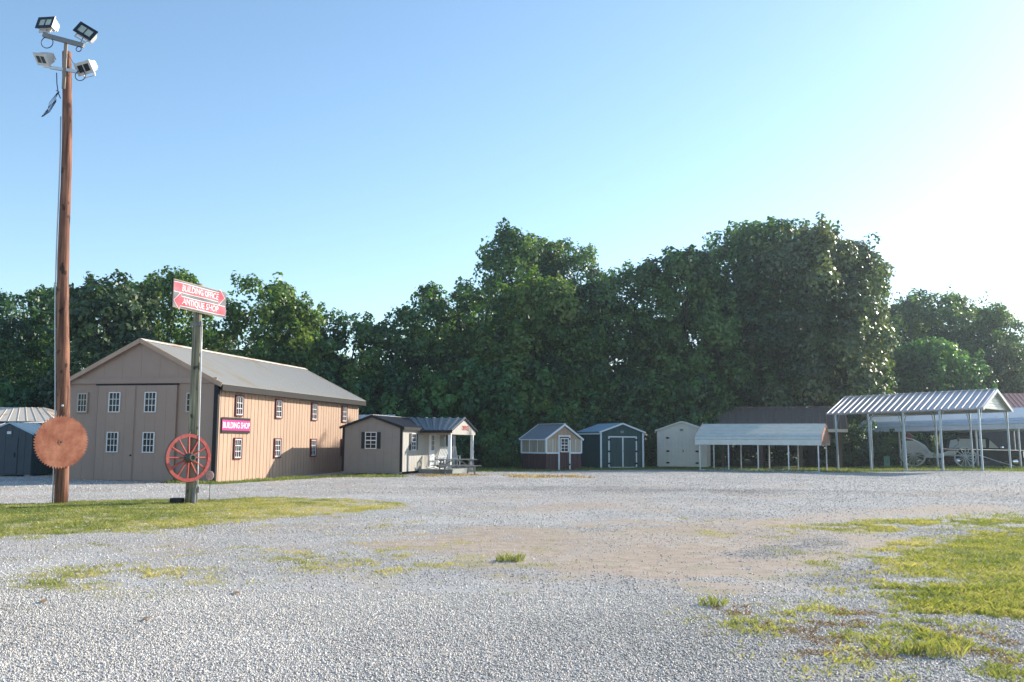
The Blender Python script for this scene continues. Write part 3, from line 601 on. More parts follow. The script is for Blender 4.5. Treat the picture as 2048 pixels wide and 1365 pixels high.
mb=MB(); slope(mb,(-12.3,-2.6,2.0),(-1.6,-2.6,2.0),(-1.6,-.25,2.52),(-12.3,-.25,2.52),sp=.35,rw=.06,rh=.03); mb.build('porch_roof','greyroof',G3)
mb=MB(); [mb.box(x-.06,x+.06,-2.55,-2.43,0,2.0) for x in(-12,-8.5,-5,-1.8)]; mb.build('porch_posts','brownpost',G3)
G4=thing('rear_shed','pale roofed shed mostly hidden behind the office ridge','shed',(-11.6,56.5,0),12)
mb=MB(); wallx(mb,0,4,0,-1,0,2.5); wally(mb,.06,3,4,1,0,2.5); wally(mb,.06,3,0,-1,0,2.5); wallx(mb,0,4,3,1,0,2.5); mb.build('wall','cream',G4)
mb=MB(); slope(mb,(-.2,-.2,2.5),(4.2,-.2,2.5),(4.2,1.5,3.3),(-.2,1.5,3.3)); slope(mb,(4.2,3.2,2.5),(-.2,3.2,2.5),(-.2,1.5,3.3),(4.2,1.5,3.3)); mb.build('roof','carport',G4)
# ------------------------------------------------------------------ office
O=thing('office_building','taupe office cabin with dark roof and porch gable reading OFFICE','cabin',(-5.27,44.69,.02),12.7)
w,ln,z0,ev,pk=3.0,9.35,.19,2.32,2.84
tp=lambda x:ev+(pk-ev)*(1-abs(x+w/2)/(w/2))
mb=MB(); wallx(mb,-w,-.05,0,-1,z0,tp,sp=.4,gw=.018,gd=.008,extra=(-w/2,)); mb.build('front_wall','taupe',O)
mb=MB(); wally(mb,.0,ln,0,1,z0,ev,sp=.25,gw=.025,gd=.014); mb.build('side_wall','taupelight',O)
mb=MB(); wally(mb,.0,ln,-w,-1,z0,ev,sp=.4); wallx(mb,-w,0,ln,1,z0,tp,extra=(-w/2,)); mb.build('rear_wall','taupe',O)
MB().box(-.07,.05,-.035,.035,z0,ev-.03).build('corner_trim','black',O); MB().box(-w-.035,-w+.06,-.035,.0,z0,ev-.03).build('corner_trim','black',O)
kk=(pk-ev)/(w/2); mb=MB()
for s in(-1,1): xe=-w/2+s*(w/2+.14); ze=ev-kk*.14+.05; slope(mb,(xe,-.12,ze),(xe,ln+.12,ze),(-w/2,ln+.12,pk+.05),(-w/2,-.12,pk+.05),sp=.4,rw=.05,rh=.02)
ro=mb.build('roof','darkroof',O)
MB().beam((-w/2,-.13,pk+.085),(-w/2,ln+.13,pk+.085),.14,.02).build('ridge_cap','galv',ro)
mb=MB()
for s in(-1,1): mb.beam((-w/2,-.14,pk+.02),(-w/2+s*(w/2+.15),-.14,ev-kk*.15+.02),.035,.12)
mb.box(.145,.17,-.12,ln+.1,ev-.13,ev+.02); mb.build('eave_fascia','black',O)
mb=MB(); mb.box(-w+.05,-.05,.12,.22,.12,z0-.004); mb.box(-w+.05,-.05,ln-.3,ln-.2,.12,z0-.004); mb.box(-w-.02,.02,-.03,.0,z0-.07,z0-.004); mb.build('skid','deck',O)
mb=MB(); [mb.box(x-.18,x+.18,y,y+.2,-.06,.118) for x in(-2.7,-1.5,-.4) for y in(.08,4.5,9)]; mb.build('foundation_block','concrete',O)
wn=window(O,ff,-1.82,-1.30,1.32,2.06,2,4,mid=True)
def shutters(par,f,u0,u1,z0,z1,wd=.16):
    for a,b in((u0-.05-wd,u0-.05),(u1+.05,u1+.05+wd)):
        mb=MB(); n=12
        p=[f(u,q,z) for q in(0,.03) for z in(z0-.03,z1+.03) for u in(a,b)]; mb.add(p,[(0,1,3,2),(4,6,7,5),(0,4,5,1),(2,3,7,6),(0,2,6,4),(1,5,7,3)])
        for i in range(n):
            z=z0+(z1-z0)*(i+.5)/n; p=[f(u,q,z+d) for q,d in((.03,-.022),(.045,0),(.03,.02)) for u in(a+.02,b-.02)]; mb.add(p,[(0,1,3,2),(2,3,5,4)])
        mb.build('shutter','shutter',par)
shutters(O,ff,-1.82,-1.30,1.32,2.06,.18)
for y0,y1 in((1.42,2.05),(7.75,8.35)): window(O,fs,y0,y1,1.25,2.02,2,4,mid=True); shutters(O,fs,y0,y1,1.25,2.02,.26)
dm=MB(); dm.box(.005,.05,4.25,5.15,z0+.12,2.1); dr=dm.build('door','white',O); window(dr,lambda u,n,z:(.05+n,u,z),4.45,4.95,1.2,1.98,3,3,name='door_pane',fw=.03)
MB().box(.002,.03,5.2,6.1,z0+.12,2.1).build('door_panel','cream',O)
# porch
y1,y2,pd=2.5,7.3,1.62; ym=(y1+y2)/2; pe,pp=2.19,2.84
mb=MB(); mb.box(.055,pd+.1,y1+.05,y2-.05,.20,.26); mb.box(pd+.101,pd+.14,y1+.03,y2-.03,.03,.262); mb.box(.055,pd+.1,y1+.0,y1+.049,.03,.258); mb.build('porch_deck','deck',O)
for y in(y1+.12,y2-.4): MB().box(pd-.06,pd+.09,y-.075,y+.075,.262,2.06).build('porch_post','white',O)
[MB().box(.055,pd+.06,ya,ya+.1,2.0,2.12).build('porch_beam','wood',O) for ya in(y1+.04,y2-.14)]
tp2=lambda y:pe+(pp-pe)*(1-abs(y-ym)/((y2-y1)/2)); mb=MB(); wally(mb,y1,y2,pd+.10,1,2.02,tp2,sp=.25,gw=.02,gd=.01,th=.05,extra=(ym,)); pg=mb.build('porch_gable','taupelight',O)
text('lettering','OFFICE',.34,'signred',pg,lambda x,n,y:(pd+.112+n,ym+.25+x,2.36+y),bold=.004,xs=1.25)
mb=MB(); k2=(pp-pe)/((y2-y1)/2)
slope(mb,(.145,y1-.14,pe+.05-k2*.1),(pd+.22,y1-.14,pe+.05-k2*.1),(pd+.22,ym,pp+.06),(-1.35,ym,pp+.06),sp=.24,rw=.08,rh=.06)
slope(mb,(pd+.22,y2+.14,pe+.05-k2*.1),(.145,y2+.14,pe+.05-k2*.1),(-1.35,ym,pp+.06),(pd+.22,ym,pp+.06),sp=.24,rw=.08,rh=.06)
mb.build('porch_roof','blueroof',O)
mb=MB(); mb.box(.15,pd+.21,y1-.16,y1-.13,pe-.10,pe+.03); mb.build('porch_fascia','black',O)
def rocker(label,x,y,az):
    o=thing('rocking_chair',label,'rocking chair',(x,y,0),az,'white rocking chairs on the office porch')
    mb=MB(); [mb.box(-.27+i*.112,-.27+i*.112+.1,-.25,.25,.40,.42) for i in range(5)]; mb.build('seat','white',o)
    mb=MB()
    for i in range(5): x0=-.22+i*.11; mb.beam((x0,.24,.43),(x0,.52,1.08),.07,.02,up=(1,0,0))
    for s in(-.29,.29): mb.beam((s,.22,.30),(s,.55,1.12),.045,.045)
    mb.beam((-.3,.535,1.08),(.3,.535,1.08),.03,.09); mb.beam((-.3,.27,.5),(.3,.27,.5),.03,.06); mb.build('backrest','white',o)
    for s in(-.3,.3):
        MB().beam((s,-.30,.63),(s,.36,.63),.09,.03).build('armrest','white',o)
        mb=MB(); mb.beam((s,-.25,.07),(s,-.25,.615),.045,.05); mb.beam((s,.24,.07),(s,.24,.615),.045,.05); mb.beam((s,-.27,.36),(s,.27,.36),.03,.06); mb.build('leg','white',o)
        MB().tube([(s,-.50,.13),(s,-.25,.045),(s,0,.022),(s,.25,.045),(s,.6,.13)],.022,6).build('rocker','white',o)
    return o
def onO(x,y,z): return O.matrix_basis@Vector((x,y,z))
p=onO(.75,3.35,.262); r1=rocker('white rocking chair left of the porch post, seen from its side',p.x,p.y,40); r1.location.z=p.z
p=onO(.75,6.3,.262); r2=rocker('white rocking chair half hidden behind the porch post',p.x,p.y,-20); r2.location.z=p.z
T=thing('picnic_table','weathered grey picnic table with attached benches before the office porch','picnic table',(-2.75,46.35,tz(-2.75,46.35)-.01),-20)
mb=MB(); [mb.box(-1.0,1.0,-.38+i*.155,-.38+i*.155+.14,.72,.76) for i in range(5)]; mb.build('tabletop','picnic',T)
for s in(-1,1):
    mb=MB(); [mb.box(-1.08,1.08,s*.68-.14+i*.145,s*.68-.14+i*.145+.13,.42,.46) for i in range(2)]; mb.build('bench','picnic',T)
for x in(-.75,.75):
    mb=MB(); mb.beam((x,-.82,.39),(x,.82,.39),.045,.09); mb.beam((x,-.33,.69),(x,.33,.69),.045,.06)
    mb.beam((x+.05,-.22,.72),(x+.05,-.62,.0),.045,.1); mb.beam((x+.05,.22,.72),(x+.05,.62,.0),.045,.1); mb.beam((x*.95,0,.40),(x*.25,0,.70),.05,.05); mb.build('leg_frame','picnic',T)
# ------------------------------------------------------------------ greenhouse shed
H=thing('greenhouse_shed','small maroon greenhouse shed with clear upper panels and grey roof','shed',(2.06,55.3,0),-39)
w,ln,ev,pk,sl=2.85,2.25,1.86,2.70,1.02
tp=lambda x:ev+(pk-ev)*(1-abs(x-w/2)/(w/2))
mb=MB(); wallx(mb,.0,1.0,0,-1,.04,sl,sp=.28); wallx(mb,1.88,w,0,-1,.04,sl,sp=.28); wally(mb,.06,ln,0,-1,.04,sl,sp=.28); wally(mb,.06,ln,w,1,.04,sl,sp=.28); wallx(mb,0,w,ln,1,.04,sl); mb.build('lower_wall','maroon',H)
mb=MB(); mb.box(.03,1.0,-.015,.015,sl+.05,ev); mb.box(1.88,w-.03,-.015,.015,sl+.05,ev); mb.box(-.015,.015,.06,ln-.03,sl+.05,ev); mb.box(w-.015,w+.015,.06,ln-.03,sl+.05,ev); mb.box(0,w,ln-.015,ln+.015,sl,ev); mb.build('clear_panel','polycarb',H)
mb=MB(); mb.prism([(0.05,ev),(w-.05,ev),(w/2,pk-.03)],lambda x,z:(x,-.012,z),lambda x,z:(x,.03,z)); mb.prism([(0.05,ev),(w-.05,ev),(w/2,pk-.03)],lambda x,z:(x,ln-.02,z),lambda x,z:(x,ln+.02,z)); mb.build('gable_board','wood',H)
mb=MB()
for x in(0,w): mb.box(x-.05,x+.05,-.05,.05,sl,ev+.02); mb.box(x-.05,x+.05,ln-.05,ln+.05,sl,ev)
for a,b in((.05,.96),(1.92,w-.05)): mb.box(a,b,-.045,.0,sl-.02,sl+.07)
for x in(0,w): mb.box(x-.045,x+.045,.05,ln-.05,sl-.02,sl+.07)
for x in(.96,1.84): mb.box(x,x+.09,-.055,-.002,.04,2.02)
mb.box(.96,1.93,-.056,-.002,2.02,2.11); [mb.box(-.03,-.016,y-.02,y+.02,sl+.07,ev-.02) for y in(.75,1.5)]; [mb.box(x-.015,x+.015,-.03,-.016,sl+.07,ev-.02) for x in(.52,2.38)]
mb.build('trim','trimblue',H)
mb=MB(); wallx(mb,1.06,1.83,-.02,-1,.08,1.02,sp=.2,th=.03); mb.box(1.06,1.83,-.02,.01,1.02,2.0); dr=mb.build('door','maroon',H)
window(dr,lambda u,n,z:(u,-.02-n,z),1.17,1.72,1.14,1.88,2,4,name='door_window',fw=.05,mid=True)
mb=MB()
for z in(.35,1.88): mb.box(1.80,1.90,-.075,-.058,z-.05,z+.05)
mb.build('hinge','black',dr)
mb=MB()
for s,xe in((-1,-.1),(1,w+.1)): slope(mb,(xe,-.08,ev),(xe,ln+.1,ev),(w/2,ln+.1,pk+.06),(w/2,-.08,pk+.06),sp=.09,rw=.05,rh=.018)
ro=mb.build('roof','greyroof',H)
mb=MB()
for s in(-1,1):
    mb.beam((w/2,-.1,pk+.04),(w/2+s*(w/2+.12),-.1,ev-.02),.04,.11); mb.beam((w/2,ln+.12,pk+.04),(w/2+s*(w/2+.12),ln+.12,ev-.02),.04,.11)
    mb.beam((w/2+s*(w/2+.12),-.1,ev-.03),(w/2+s*(w/2+.12),ln+.1,ev-.03),.04,.07)
mb.beam((w/2,-.1,pk+.10),(w/2,ln+.12,pk+.10),.16,.03); mb.build('edge_trim','trimblue',ro)
# ------------------------------------------------------------------ dark green shed and cream shed
def shed(name,label,loc,az,w,ln,ev,pk,wall_,door,trim,roofm,d0,d1,dtop,trimmed):
    o=thing(name,label,'shed',loc,az); tp=lambda x:ev+(pk-ev)*(1-abs(x-w/2)/(w/2)); k=(pk-ev)/(w/2)
    mb=MB(); wallx(mb,0,w,0,-1,.06,tp,sp=.22,gw=.02,gd=.012,extra=(w/2,)); mb.build('gable_wall',wall_,o); mb=MB(); wallx(mb,0,w,ln,1,.06,tp,extra=(w/2,)); mb.build('rear_wall',wall_,o)
    [wally(MB(),.03,ln-.03,xx,nn,.06,ev,sp=.22,gw=.02,gd=.012).build('side_wall',wall_,o) for xx,nn in((0,-1),(w,1))]
    mb=MB()
    for xe in(-.1,w+.1): slope(mb,(xe,-.1,ev-.1*k+.04),(xe,ln+.1,ev-.1*k+.04),(w/2,ln+.1,pk+.04),(w/2,-.1,pk+.04),sp=.3,rw=.05,rh=.02)
    ro=mb.build('roof',roofm,o)
    mb=MB()
    for s in(-1,1): mb.beam((w/2,-.11,pk+.01),(w/2+s*(w/2+.12),-.11,ev-.12*k+.01),.03,.10); mb.beam((w/2+s*(w/2+.12),-.1,ev-.12),(w/2+s*(w/2+.12),ln+.1,ev-.12),.03,.10)
    mb.build('edge_trim',trim,ro)
    if trimmed:
        MB().box(-.03,.09,-.03,-.002,.06,ev-.05).build('corner_trim',trim,o); MB().box(w-.09,w+.03,-.03,-.002,.06,ev-.05).build('corner_trim',trim,o)
    dm=(d0+d1)/2
    for a,b in((d0,dm-.01),(dm+.01,d1)):
        mb=MB(); wallx(mb,a,b,-.03,-1,.10,dtop,sp=.22,gw=.02,gd=.01,th=.028); dr=mb.build('door',door,o); hx=a if a==d0 else b
        mb=MB(); s=1 if a==d0 else -1
        for z in(.32,1.1,dtop-.15): mb.add([(hx-s*.12,-.06,z-.05),(hx+s*.02,-.06,z-.06),(hx+s*.14,-.06,z),(hx+s*.02,-.06,z+.06),(hx-s*.12,-.06,z+.05)]+[(hx-s*.12,-.04,z-.05),(hx+s*.02,-.04,z-.06),(hx+s*.14,-.04,z),(hx+s*.02,-.04,z+.06),(hx-s*.12,-.04,z+.05)],[(0,1,2,3,4),(9,8,7,6,5)]+[(i,(i+1)%5,(i+1)%5+5,i+5) for i in range(5)])
        mb.build('hinge','black',dr)
        if a!=d0: MB().box(a+.02,a+.07,-.075,-.032,1.05,1.2).build('handle','iron',dr)
    if trimmed:
        mb=MB(); mb.box(d0-.09,d0-.002,-.04,-.002,.08,dtop+.08); mb.box(d1+.002,d1+.09,-.04,-.002,.08,dtop+.08); mb.box(d0,d1,-.045,-.002,dtop+.005,dtop+.085); mb.box(dm-.045,dm+.045,-.05,-.034,.10,dtop); mb.box(d0,d1,-.04,-.002,.05,.095); mb.build('door_trim',trim,o)
    else: MB().box(d0-.03,d1+.03,-.03,-.002,dtop+.005,dtop+.03).build('door_trim',trim,o)
    mb=MB(); mb.box(w/2-.12,w/2+.12,-.025,-.002,(dtop+pk)/2-.16,(dtop+pk)/2); [mb.box(w/2-.11,w/2+.11,-.035,-.026,(dtop+pk)/2-.15+i*.035,(dtop+pk)/2-.135+i*.035) for i in range(4)]; mb.build('gable_vent','steelgrey',o)
    mb=MB(); [mb.box(x-.1,x+.1,y,y+.25,-.05,.06) for x in(.2,w-.2) for y in(.1,ln-.4)]; mb.build('foundation_block','concrete',o)
    return o
shed('dark_green_shed','dark green shed with white trim and double doors',(5.78,60.37,.02),-23,3.22,3.1,2.36,2.90,'green','greendoor','trimblue','skyroof',.66,2.62,2.0,True)
shed('cream_shed','cream painted shed with double doors on black strap hinges',(9.93,63.4,.04),16.4,3.32,3.2,2.50,3.08,'cream','cream','cream','cream',.74,2.66,2.14,False)
# ------------------------------------------------------------------ low carport
K=thing('low_carport','low pale metal carport with rounded eaves on thin posts','carport',(11.9,59.,0),26)
prof=[(-.15,1.60),(-.16,1.93),(-.08,2.10),(.12,2.24),(1.8,2.90),(3.48,2.24),(3.68,2.10),(3.76,1.93),(3.75,1.60)]
def curved(mb,prof,x0,x1,th=.03,rib=.0):
    pts=[]
    for i in range(len(prof)-1):
        a=Vector((0,*prof[i]));b=Vector((0,*prof[i+1])); L=(b-a).length; n=max(1,round(L/.27)); nr=Vector((0,-(b-a).z,(b-a).y)).normalized()
        for j in range(n):
            q=a.lerp(b,j/n); e=a.lerp(b,min(1,j/n+.07/L)); pts+=[q+nr*rib,e+nr*rib,e+nr*.0,a.lerp(b,min(1,(j+.96)/n))]
    pts.append(Vector((0,*prof[-1]))); k=len(pts); c=Vector((0,sum(p.y for p in pts)/k,0))
    vs=[(x,p.y,p.z) for x in(x0,x1) for p in pts]
    inn=[]
    for p in pts: inn.append(Vector((0,p.y+(th if p.y<c.y else -th)*(1 if p.z<prof[2][1] else .3),p.z-(th if p.z>prof[2][1] else 0))))
    vs+=[(x,p.y,p.z) for x in(x0,x1) for p in inn]; fs=[]
    for i in range(k-1): fs+=[(i,i+1,k+i+1,k+i),(2*k+i+1,2*k+i,3*k+i,3*k+i+1),(i+1,i,2*k+i,2*k+i+1),(k+i,k+i+1,3*k+i+1,3*k+i)]
    fs+=[(0,k,3*k,2*k),(k-1,2*k+k-1,3*k+k-1,k+k-1)]
    return mb.add(vs,fs)
curved(MB(),prof,-.25,7.45,rib=.045).build('roof','carport',K)
for x,n in((-.262,1),(7.462,1)):
    mb=MB()
    for i in range(len(prof)-1): mb.beam((x,*prof[i]),(x,*prof[i+1]),.02,.07,up=(1,0,0)) if False else mb.beam((x,prof[i][0],prof[i][1]-.02),(x,prof[i+1][0],prof[i+1][1]-.02),.022,.09,up=(0,0,1) if abs(prof[i+1][0]-prof[i][0])>.1 else (0,1,0))
    mb.build('end_trim','carporttrim',K)
gp=[(.0,1.75),(.0,2.05),(.15,2.18),(1.8,2.82),(3.45,2.18),(3.6,2.05),(3.6,1.75)]
MB().prism(gp,lambda y,z:(7.40,y,z),lambda y,z:(7.43,y,z)).build('gable_panel','carporttrim',K)
for x in(.06,1.86,3.68,5.5,7.24):
    for y in(.0,3.6): MB().box(x-.035,x+.035,y-.035,y+.035,-.06,2.0).build('post','galv',K)
mb=MB(); [mb.box(-.0,7.3,y-.03,y+.03,-.01,.05) for y in(-.0,3.6)]; mb.build('base_rail','galv',K)
# ------------------------------------------------------------------ brown roofed pavilion
V=thing('pavilion','open pavilion with brown standing seam roof on brown timber posts','pavilion',(15.0,66.4,.05),17)
pw,pdp,pev,ppk=8.1,5.4,2.75,4.25
mb=MB(); slope(mb,(-.4,-.4,pev-.1),(pw+.4,-.4,pev-.1),(pw+.4,pdp/2,ppk),(-.4,pdp/2,ppk),sp=.45,rw=.07,rh=.08); slope(mb,(pw+.4,pdp+.4,pev-.1),(-.4,pdp+.4,pev-.1),(-.4,pdp/2,ppk),(pw+.4,pdp/2,ppk),sp=.45,rw=.07,rh=.08)
ro=mb.build('roof','brownroof',V); MB().beam((-.4,pdp/2,ppk+.05),(pw+.4,pdp/2,ppk+.05),.22,.03).build('ridge_cap','brownroof',ro)
MB().box(-.4,pw+.4,-.46,-.42,pev-.30,pev-.09).build('eave_gutter','cream',V)
mb=MB()
for x in(-.42,pw+.42):
    for s in(-1,1): mb.beam((x,pdp/2,ppk-.05),(x,pdp/2+s*(pdp/2+.42),pev-.17),.035,.18)
mb.build('bargeboard','brownpost',V)
mb=MB(); mb.prism([(0,pev-.1),(pdp,pev-.1),(pdp/2,ppk-.1)],lambda y,z:(pw-.02,y,z),lambda y,z:(pw+.03,y,z)); mb.build('gable_panel','carporttrim',V)
for x in(.1,2.7,5.4,8.0):
    for y in(.1,pdp-.1): MB().box(x-.12,x+.12,y-.12,y+.12,-.1,pev-.12).build('post','brownpost',V)
mb=MB(); [mb.box(0,pw,y-.05,y+.05,pev-.34,pev-.122) for y in(.1,pdp-.1)]; mb.build('header_beam','brownpost',V)
# ------------------------------------------------------------------ tall carport
Q=thing('tall_carport','tall silver carport with ribbed roof and braced steel posts','carport',(20.98,60.,-.02),43); Q.rotation_euler=Euler((0,-.0217,-R(43)),'XYZ')
L_,D_2,te,tr=8.75,5.6,3.66,4.80
mb=MB(); kq=(tr-te)/(D_2/2)
slope(mb,(-.5,-.2,te-.2*kq+.06),(L_+.25,-.2,te-.2*kq+.06),(L_+.25,D_2/2,tr+.06),(-.5,D_2/2,tr+.06),sp=.39,rw=.13,rh=.085); slope(mb,(L_+.25,D_2+.2,te-.2*kq+.06),(-.5,D_2+.2,te-.2*kq+.06),(-.5,D_2/2,tr+.06),(L_+.25,D_2/2,tr+.06),sp=.39,rw=.11,rh=.05)
ro=mb.build('roof','silver',Q)
mb=MB(); [mb.beam((-.5,D_2/2,tr+.10),(L_+.26,D_2/2,tr+.10),.2,.03)]; mb.build('ridge_cap','silverblue',ro)
mb=MB()
for s in(-1,1): mb.beam((L_+.26,D_2/2,tr+.02),(L_+.26,D_2/2+s*(D_2/2+.22),te-.2*kq+.02),.03,.2)
mb.build('rake_trim','silverblue',ro)
mb=MB(); n=7
for i in range(n):
    z0=te+.02+(tr-te)*i/n; z1=te+.02+(tr-te)*(i+1)/n-.02; h0=(D_2/2-.03)*(1-(i)/n); h1=(D_2/2-.03)*(1-(i+1)/n)
    mb.prism([(D_2/2-h0,z0),(D_2/2+h0,z0),(D_2/2+h1+.01,z1),(D_2/2-h1-.01,z1)],lambda y,z:(L_-.01,y,z),lambda y,z:(L_+.04-.03*((z-te)*n/(tr-te)%1),y,z))
mb.build('gable_siding','siding',Q)
MB().prism([(.05,te),(D_2-.05,te),(D_2/2,tr-.02)],lambda y,z:(L_-.04,y,z),lambda y,z:(L_-.012,y,z)).build('gable_backing','silverblue',Q)
XP=[.06,2.2,4.35,6.5,L_-.06]
for x in XP:
    for y in(.0,D_2):
        MB().box(x-.05,x+.05,y-.05,y+.05,-.25,te-.08).build('post','silverblue',Q)
        s=1 if y==0 else -1; MB().beam((x,y+s*.05,te-.85),(x,y+s*.75,te+.18),.045,.045,up=(1,0,0)).build('brace','silverblue',Q)
mb=MB()
for y in(0,D_2): mb.box(0,L_,y-.05,y+.05,te-.079,te+.02); mb.box(.05,L_,y-.04,y+.04,-.02,.05)
for x in XP:
    for s in(-1,1): mb.beam((x,D_2/2,tr-.06),(x,D_2/2+s*(D_2/2-.06),te-.03),.05,.06)
mb.build('frame','silverblue',Q)
# ------------------------------------------------------------------ white carport behind
U=thing('white_carport','long white metal carport with rounded eave behind the tall carport','carport',(26.9,71.,0),51); U.rotation_euler=Euler((0,-.018,-R(51)),'XYZ')
pr=[(-.12,2.58),(-.14,2.92),(-.02,3.14),(.3,3.32),(3.0,4.1),(5.7,3.32),(6.02,3.14),(6.14,2.92),(6.12,2.58)]
curved(MB(),pr,-.3,13.5,rib=.05).build('roof','whiteblue',U)
for x in(.1,2.9,5.7,8.5,11.3):
    for y in(0.,6.): MB().box(x-.045,x+.045,y-.045,y+.045,-.2,3.0).build('post','galv',U)
MB().box(0,13.3,-.03,.03,2.62,2.72).build('side_rail','galv',U)
Y2=thing('red_roof_building','dark walled building with faded red metal roof at the right edge','building',(38.2,76.5,0),14)
mb=MB(); wallx(mb,0,13,0,-1,0,4.6,sp=.5); wally(mb,.06,7,0,-1,0,4.6,sp=.5); wally(mb,.06,7,13,1,0,4.6,sp=.5); wallx(mb,0,13,7.06,1,0,4.6,sp=.5); mb.build('wall','darkwall',Y2)
mb=MB(); slope(mb,(-.4,-.4,4.62),(13.4,-.4,4.62),(13.4,3.5,6.1),(-.4,3.5,6.1),sp=.35); slope(mb,(13.4,7.4,4.62),(-.4,7.4,4.62),(-.4,3.5,6.1),(13.4,3.5,6.1),sp=.35); mb.build('roof','redroof',Y2)
# ------------------------------------------------------------------ wheels
def spokewheel(parent,c,ax,Rr,rimw,depth,n,spr,hubr,hubl,m,mh,part='wheel',root=None,off=0.,tyre=None):
    """rim, spokes and hub about axis ax through c; returns the wheel part when parent is a thing"""
    ax=Vector(ax).normalized(); u=ax.orthogonal().normalized(); 
    if abs(ax.z)<.9: u=Vector((0,0,1)); 
    v=ax.cross(u); c=Vector(c)
    rim=MB().lathe([(Rr-rimw,-depth/2),(Rr,-depth/2),(Rr,depth/2),(Rr-rimw,depth/2),(Rr-rimw,-depth/2)],c,ax,40)
    holder=parent
    if part: holder=rim.build(part,m,parent)
    else: rim.build('rim',m,parent)
    for i in range(n):
        a=2*math.pi*(i+off)/n; d=u*math.cos(a)+v*math.sin(a)
        s=MB().tube([c+d*hubr*.8+ax*depth*.25,c+d*(Rr-rimw*.7)],[spr*1.15,spr],6)
        if part: (spokes:=MB()) if i==0 else None; spokes.add(s.v,s.f)
        else: s.build('spoke',m,parent)
    if part: spokes.build('spokes',m,holder)
    hb=MB().lathe([(0,-hubl*.35),(hubr*.8,-hubl*.35),(hubr,-.1*hubl),(hubr,.25*hubl),(hubr*.72,.45*hubl),(hubr*.7,.6*hubl),(hubr*.45,.6*hubl),(hubr*.4,.5*hubl),(0,.5*hubl)],c,ax,18); h=hb.build('hub',mh,holder,True)
    return holder,h
# ------------------------------------------------------------------ white carriage
A=thing('horse_carriage','white horse carriage with large spoked wheels parked behind the tall carport','carriage',(29.15,63.6,tz(29.15,63.6)),27)
for x,y,r in((-1.6,0,.80),(-1.6,1.35,.80),(1.65,0.05,.68),(1.65,1.3,.68)):
    spokewheel(A,(x,y,r),(0,-1,0),r,.06,.06,14,.018,.10,.2,'carriage','carriage',tyre=True)
mb=MB()
body=[(-2.25,1.02),(-1.9,.92),(-1.1,.95),(-.75,.62),(.15,.60),(.45,.80),(1.0,.86),(1.05,1.12),(.60,1.10),(.2,.90),(-.5,.98),(-.85,1.48),(-1.3,1.75),(-1.95,1.78),(-2.3,1.50)]
mb.prism(body,lambda x,z:(x,.22,z),lambda x,z:(x,1.13,z)); bd=mb.build('body','carriage',A)
mb=MB(); mb.box(-1.2,-.72,.3,1.05,1.1,1.30); mb.beam((-1.75,.68,1.75),(-2.15,.68,2.05),.75,.16,up=(0,1,0)); mb.box(.55,1.0,.3,1.05,1.11,1.20); mb.build('seat','uphol',A)
mb=MB(); mb.tube([(-2.45,.22,1.72),(-2.1,.20,1.98),(-1.6,.18,1.86),(-1.2,.17,1.62),(-.85,.16,1.2),(-.6,.16,.92)],.035,8); mb.tube([(-2.45,1.12,1.72),(-2.1,1.14,1.98),(-1.6,1.16,1.86),(-1.2,1.17,1.62),(-.85,1.18,1.2),(-.6,1.18,.92)],.035,8); mb.build('fender','carriage',A,True)
mb=MB(); mb.beam((-1.7,.68,.82),(1.9,.68,.78),.1,.09); mb.beam((-1.6,.02,.80),(-1.6,1.33,.80),.06,.06); mb.beam((1.65,.07,.68),(1.65,1.28,.68),.06,.06); mb.tube([(-2.2,.25,.85),(-1.6,.25,.7),(-1.0,.25,.85)],.025,6); mb.tube([(1.2,.25,.85),(1.65,.25,.72),(2.1,.25,.85)],.025,6); mb.beam((1.65,.68,.69),(1.65,.68,1.05),.1,.1); mb.build('undercarriage','carriage',A)
mb=MB(); mb.beam((-.35,.12,.40),(.05,.12,.40),.3,.03); mb.beam((-.3,.15,.42),(-.3,.2,.66),.03,.03); mb.beam((0,.15,.42),(0,.2,.66),.03,.03); mb.build('step','iron',A)
mb=MB(); mb.tube([(1.7,.68,1.0),(2.2,.60,.92),(3.6,.45,.42),(4.6,.38,.12)],[.035,.035,.03,.028],8); mb.build('shaft','carriage',A,True)
mb=MB(); mb.tube([(.95,.2,1.35),(1.25,.12,1.55),(1.28,.12,1.75)],.015,6); mb.lathe([(0,0),(.05,0),(.08,.08),(.08,.22),(.05,.26),(.02,.36),(0,.36)],(1.28,.12,1.75),(0,0,1),8); mb.build('lantern','iron',A)
FL=thing('flower_spray','cream and green artificial flower spray tied to the carriage step','flowers',(28.5,62.65,tz(28.5,62.65)),0)
v,f,t=leafcloud(np.array([(0,0,1.95),(.1,0,1.6),(-.05,.05,1.25),(.05,0,.8)])+0.,np.array([.26,.2,.16,.2]),70,(.05,.11),np.full(4,.8)); link('foliage',rawmesh('foliage',v,f,M['leaflight'],{'tint':('FLOAT',t)}),FL)
v,f,t=leafcloud(np.array([(0,-.1,1.98),(.1,-.1,1.65),(.02,-.1,.8)])+0.,np.array([.25,.18,.18]),26,(.07,.12),np.full(3,.95)); link('blossoms',rawmesh('blossoms',v,f,M['stone'],{'tint':('FLOAT',t)}),FL)
MB().tube([(0,.02,0),(.02,.02,1.0),(0,.02,1.9)],.02,6).build('stem','iron',FL)
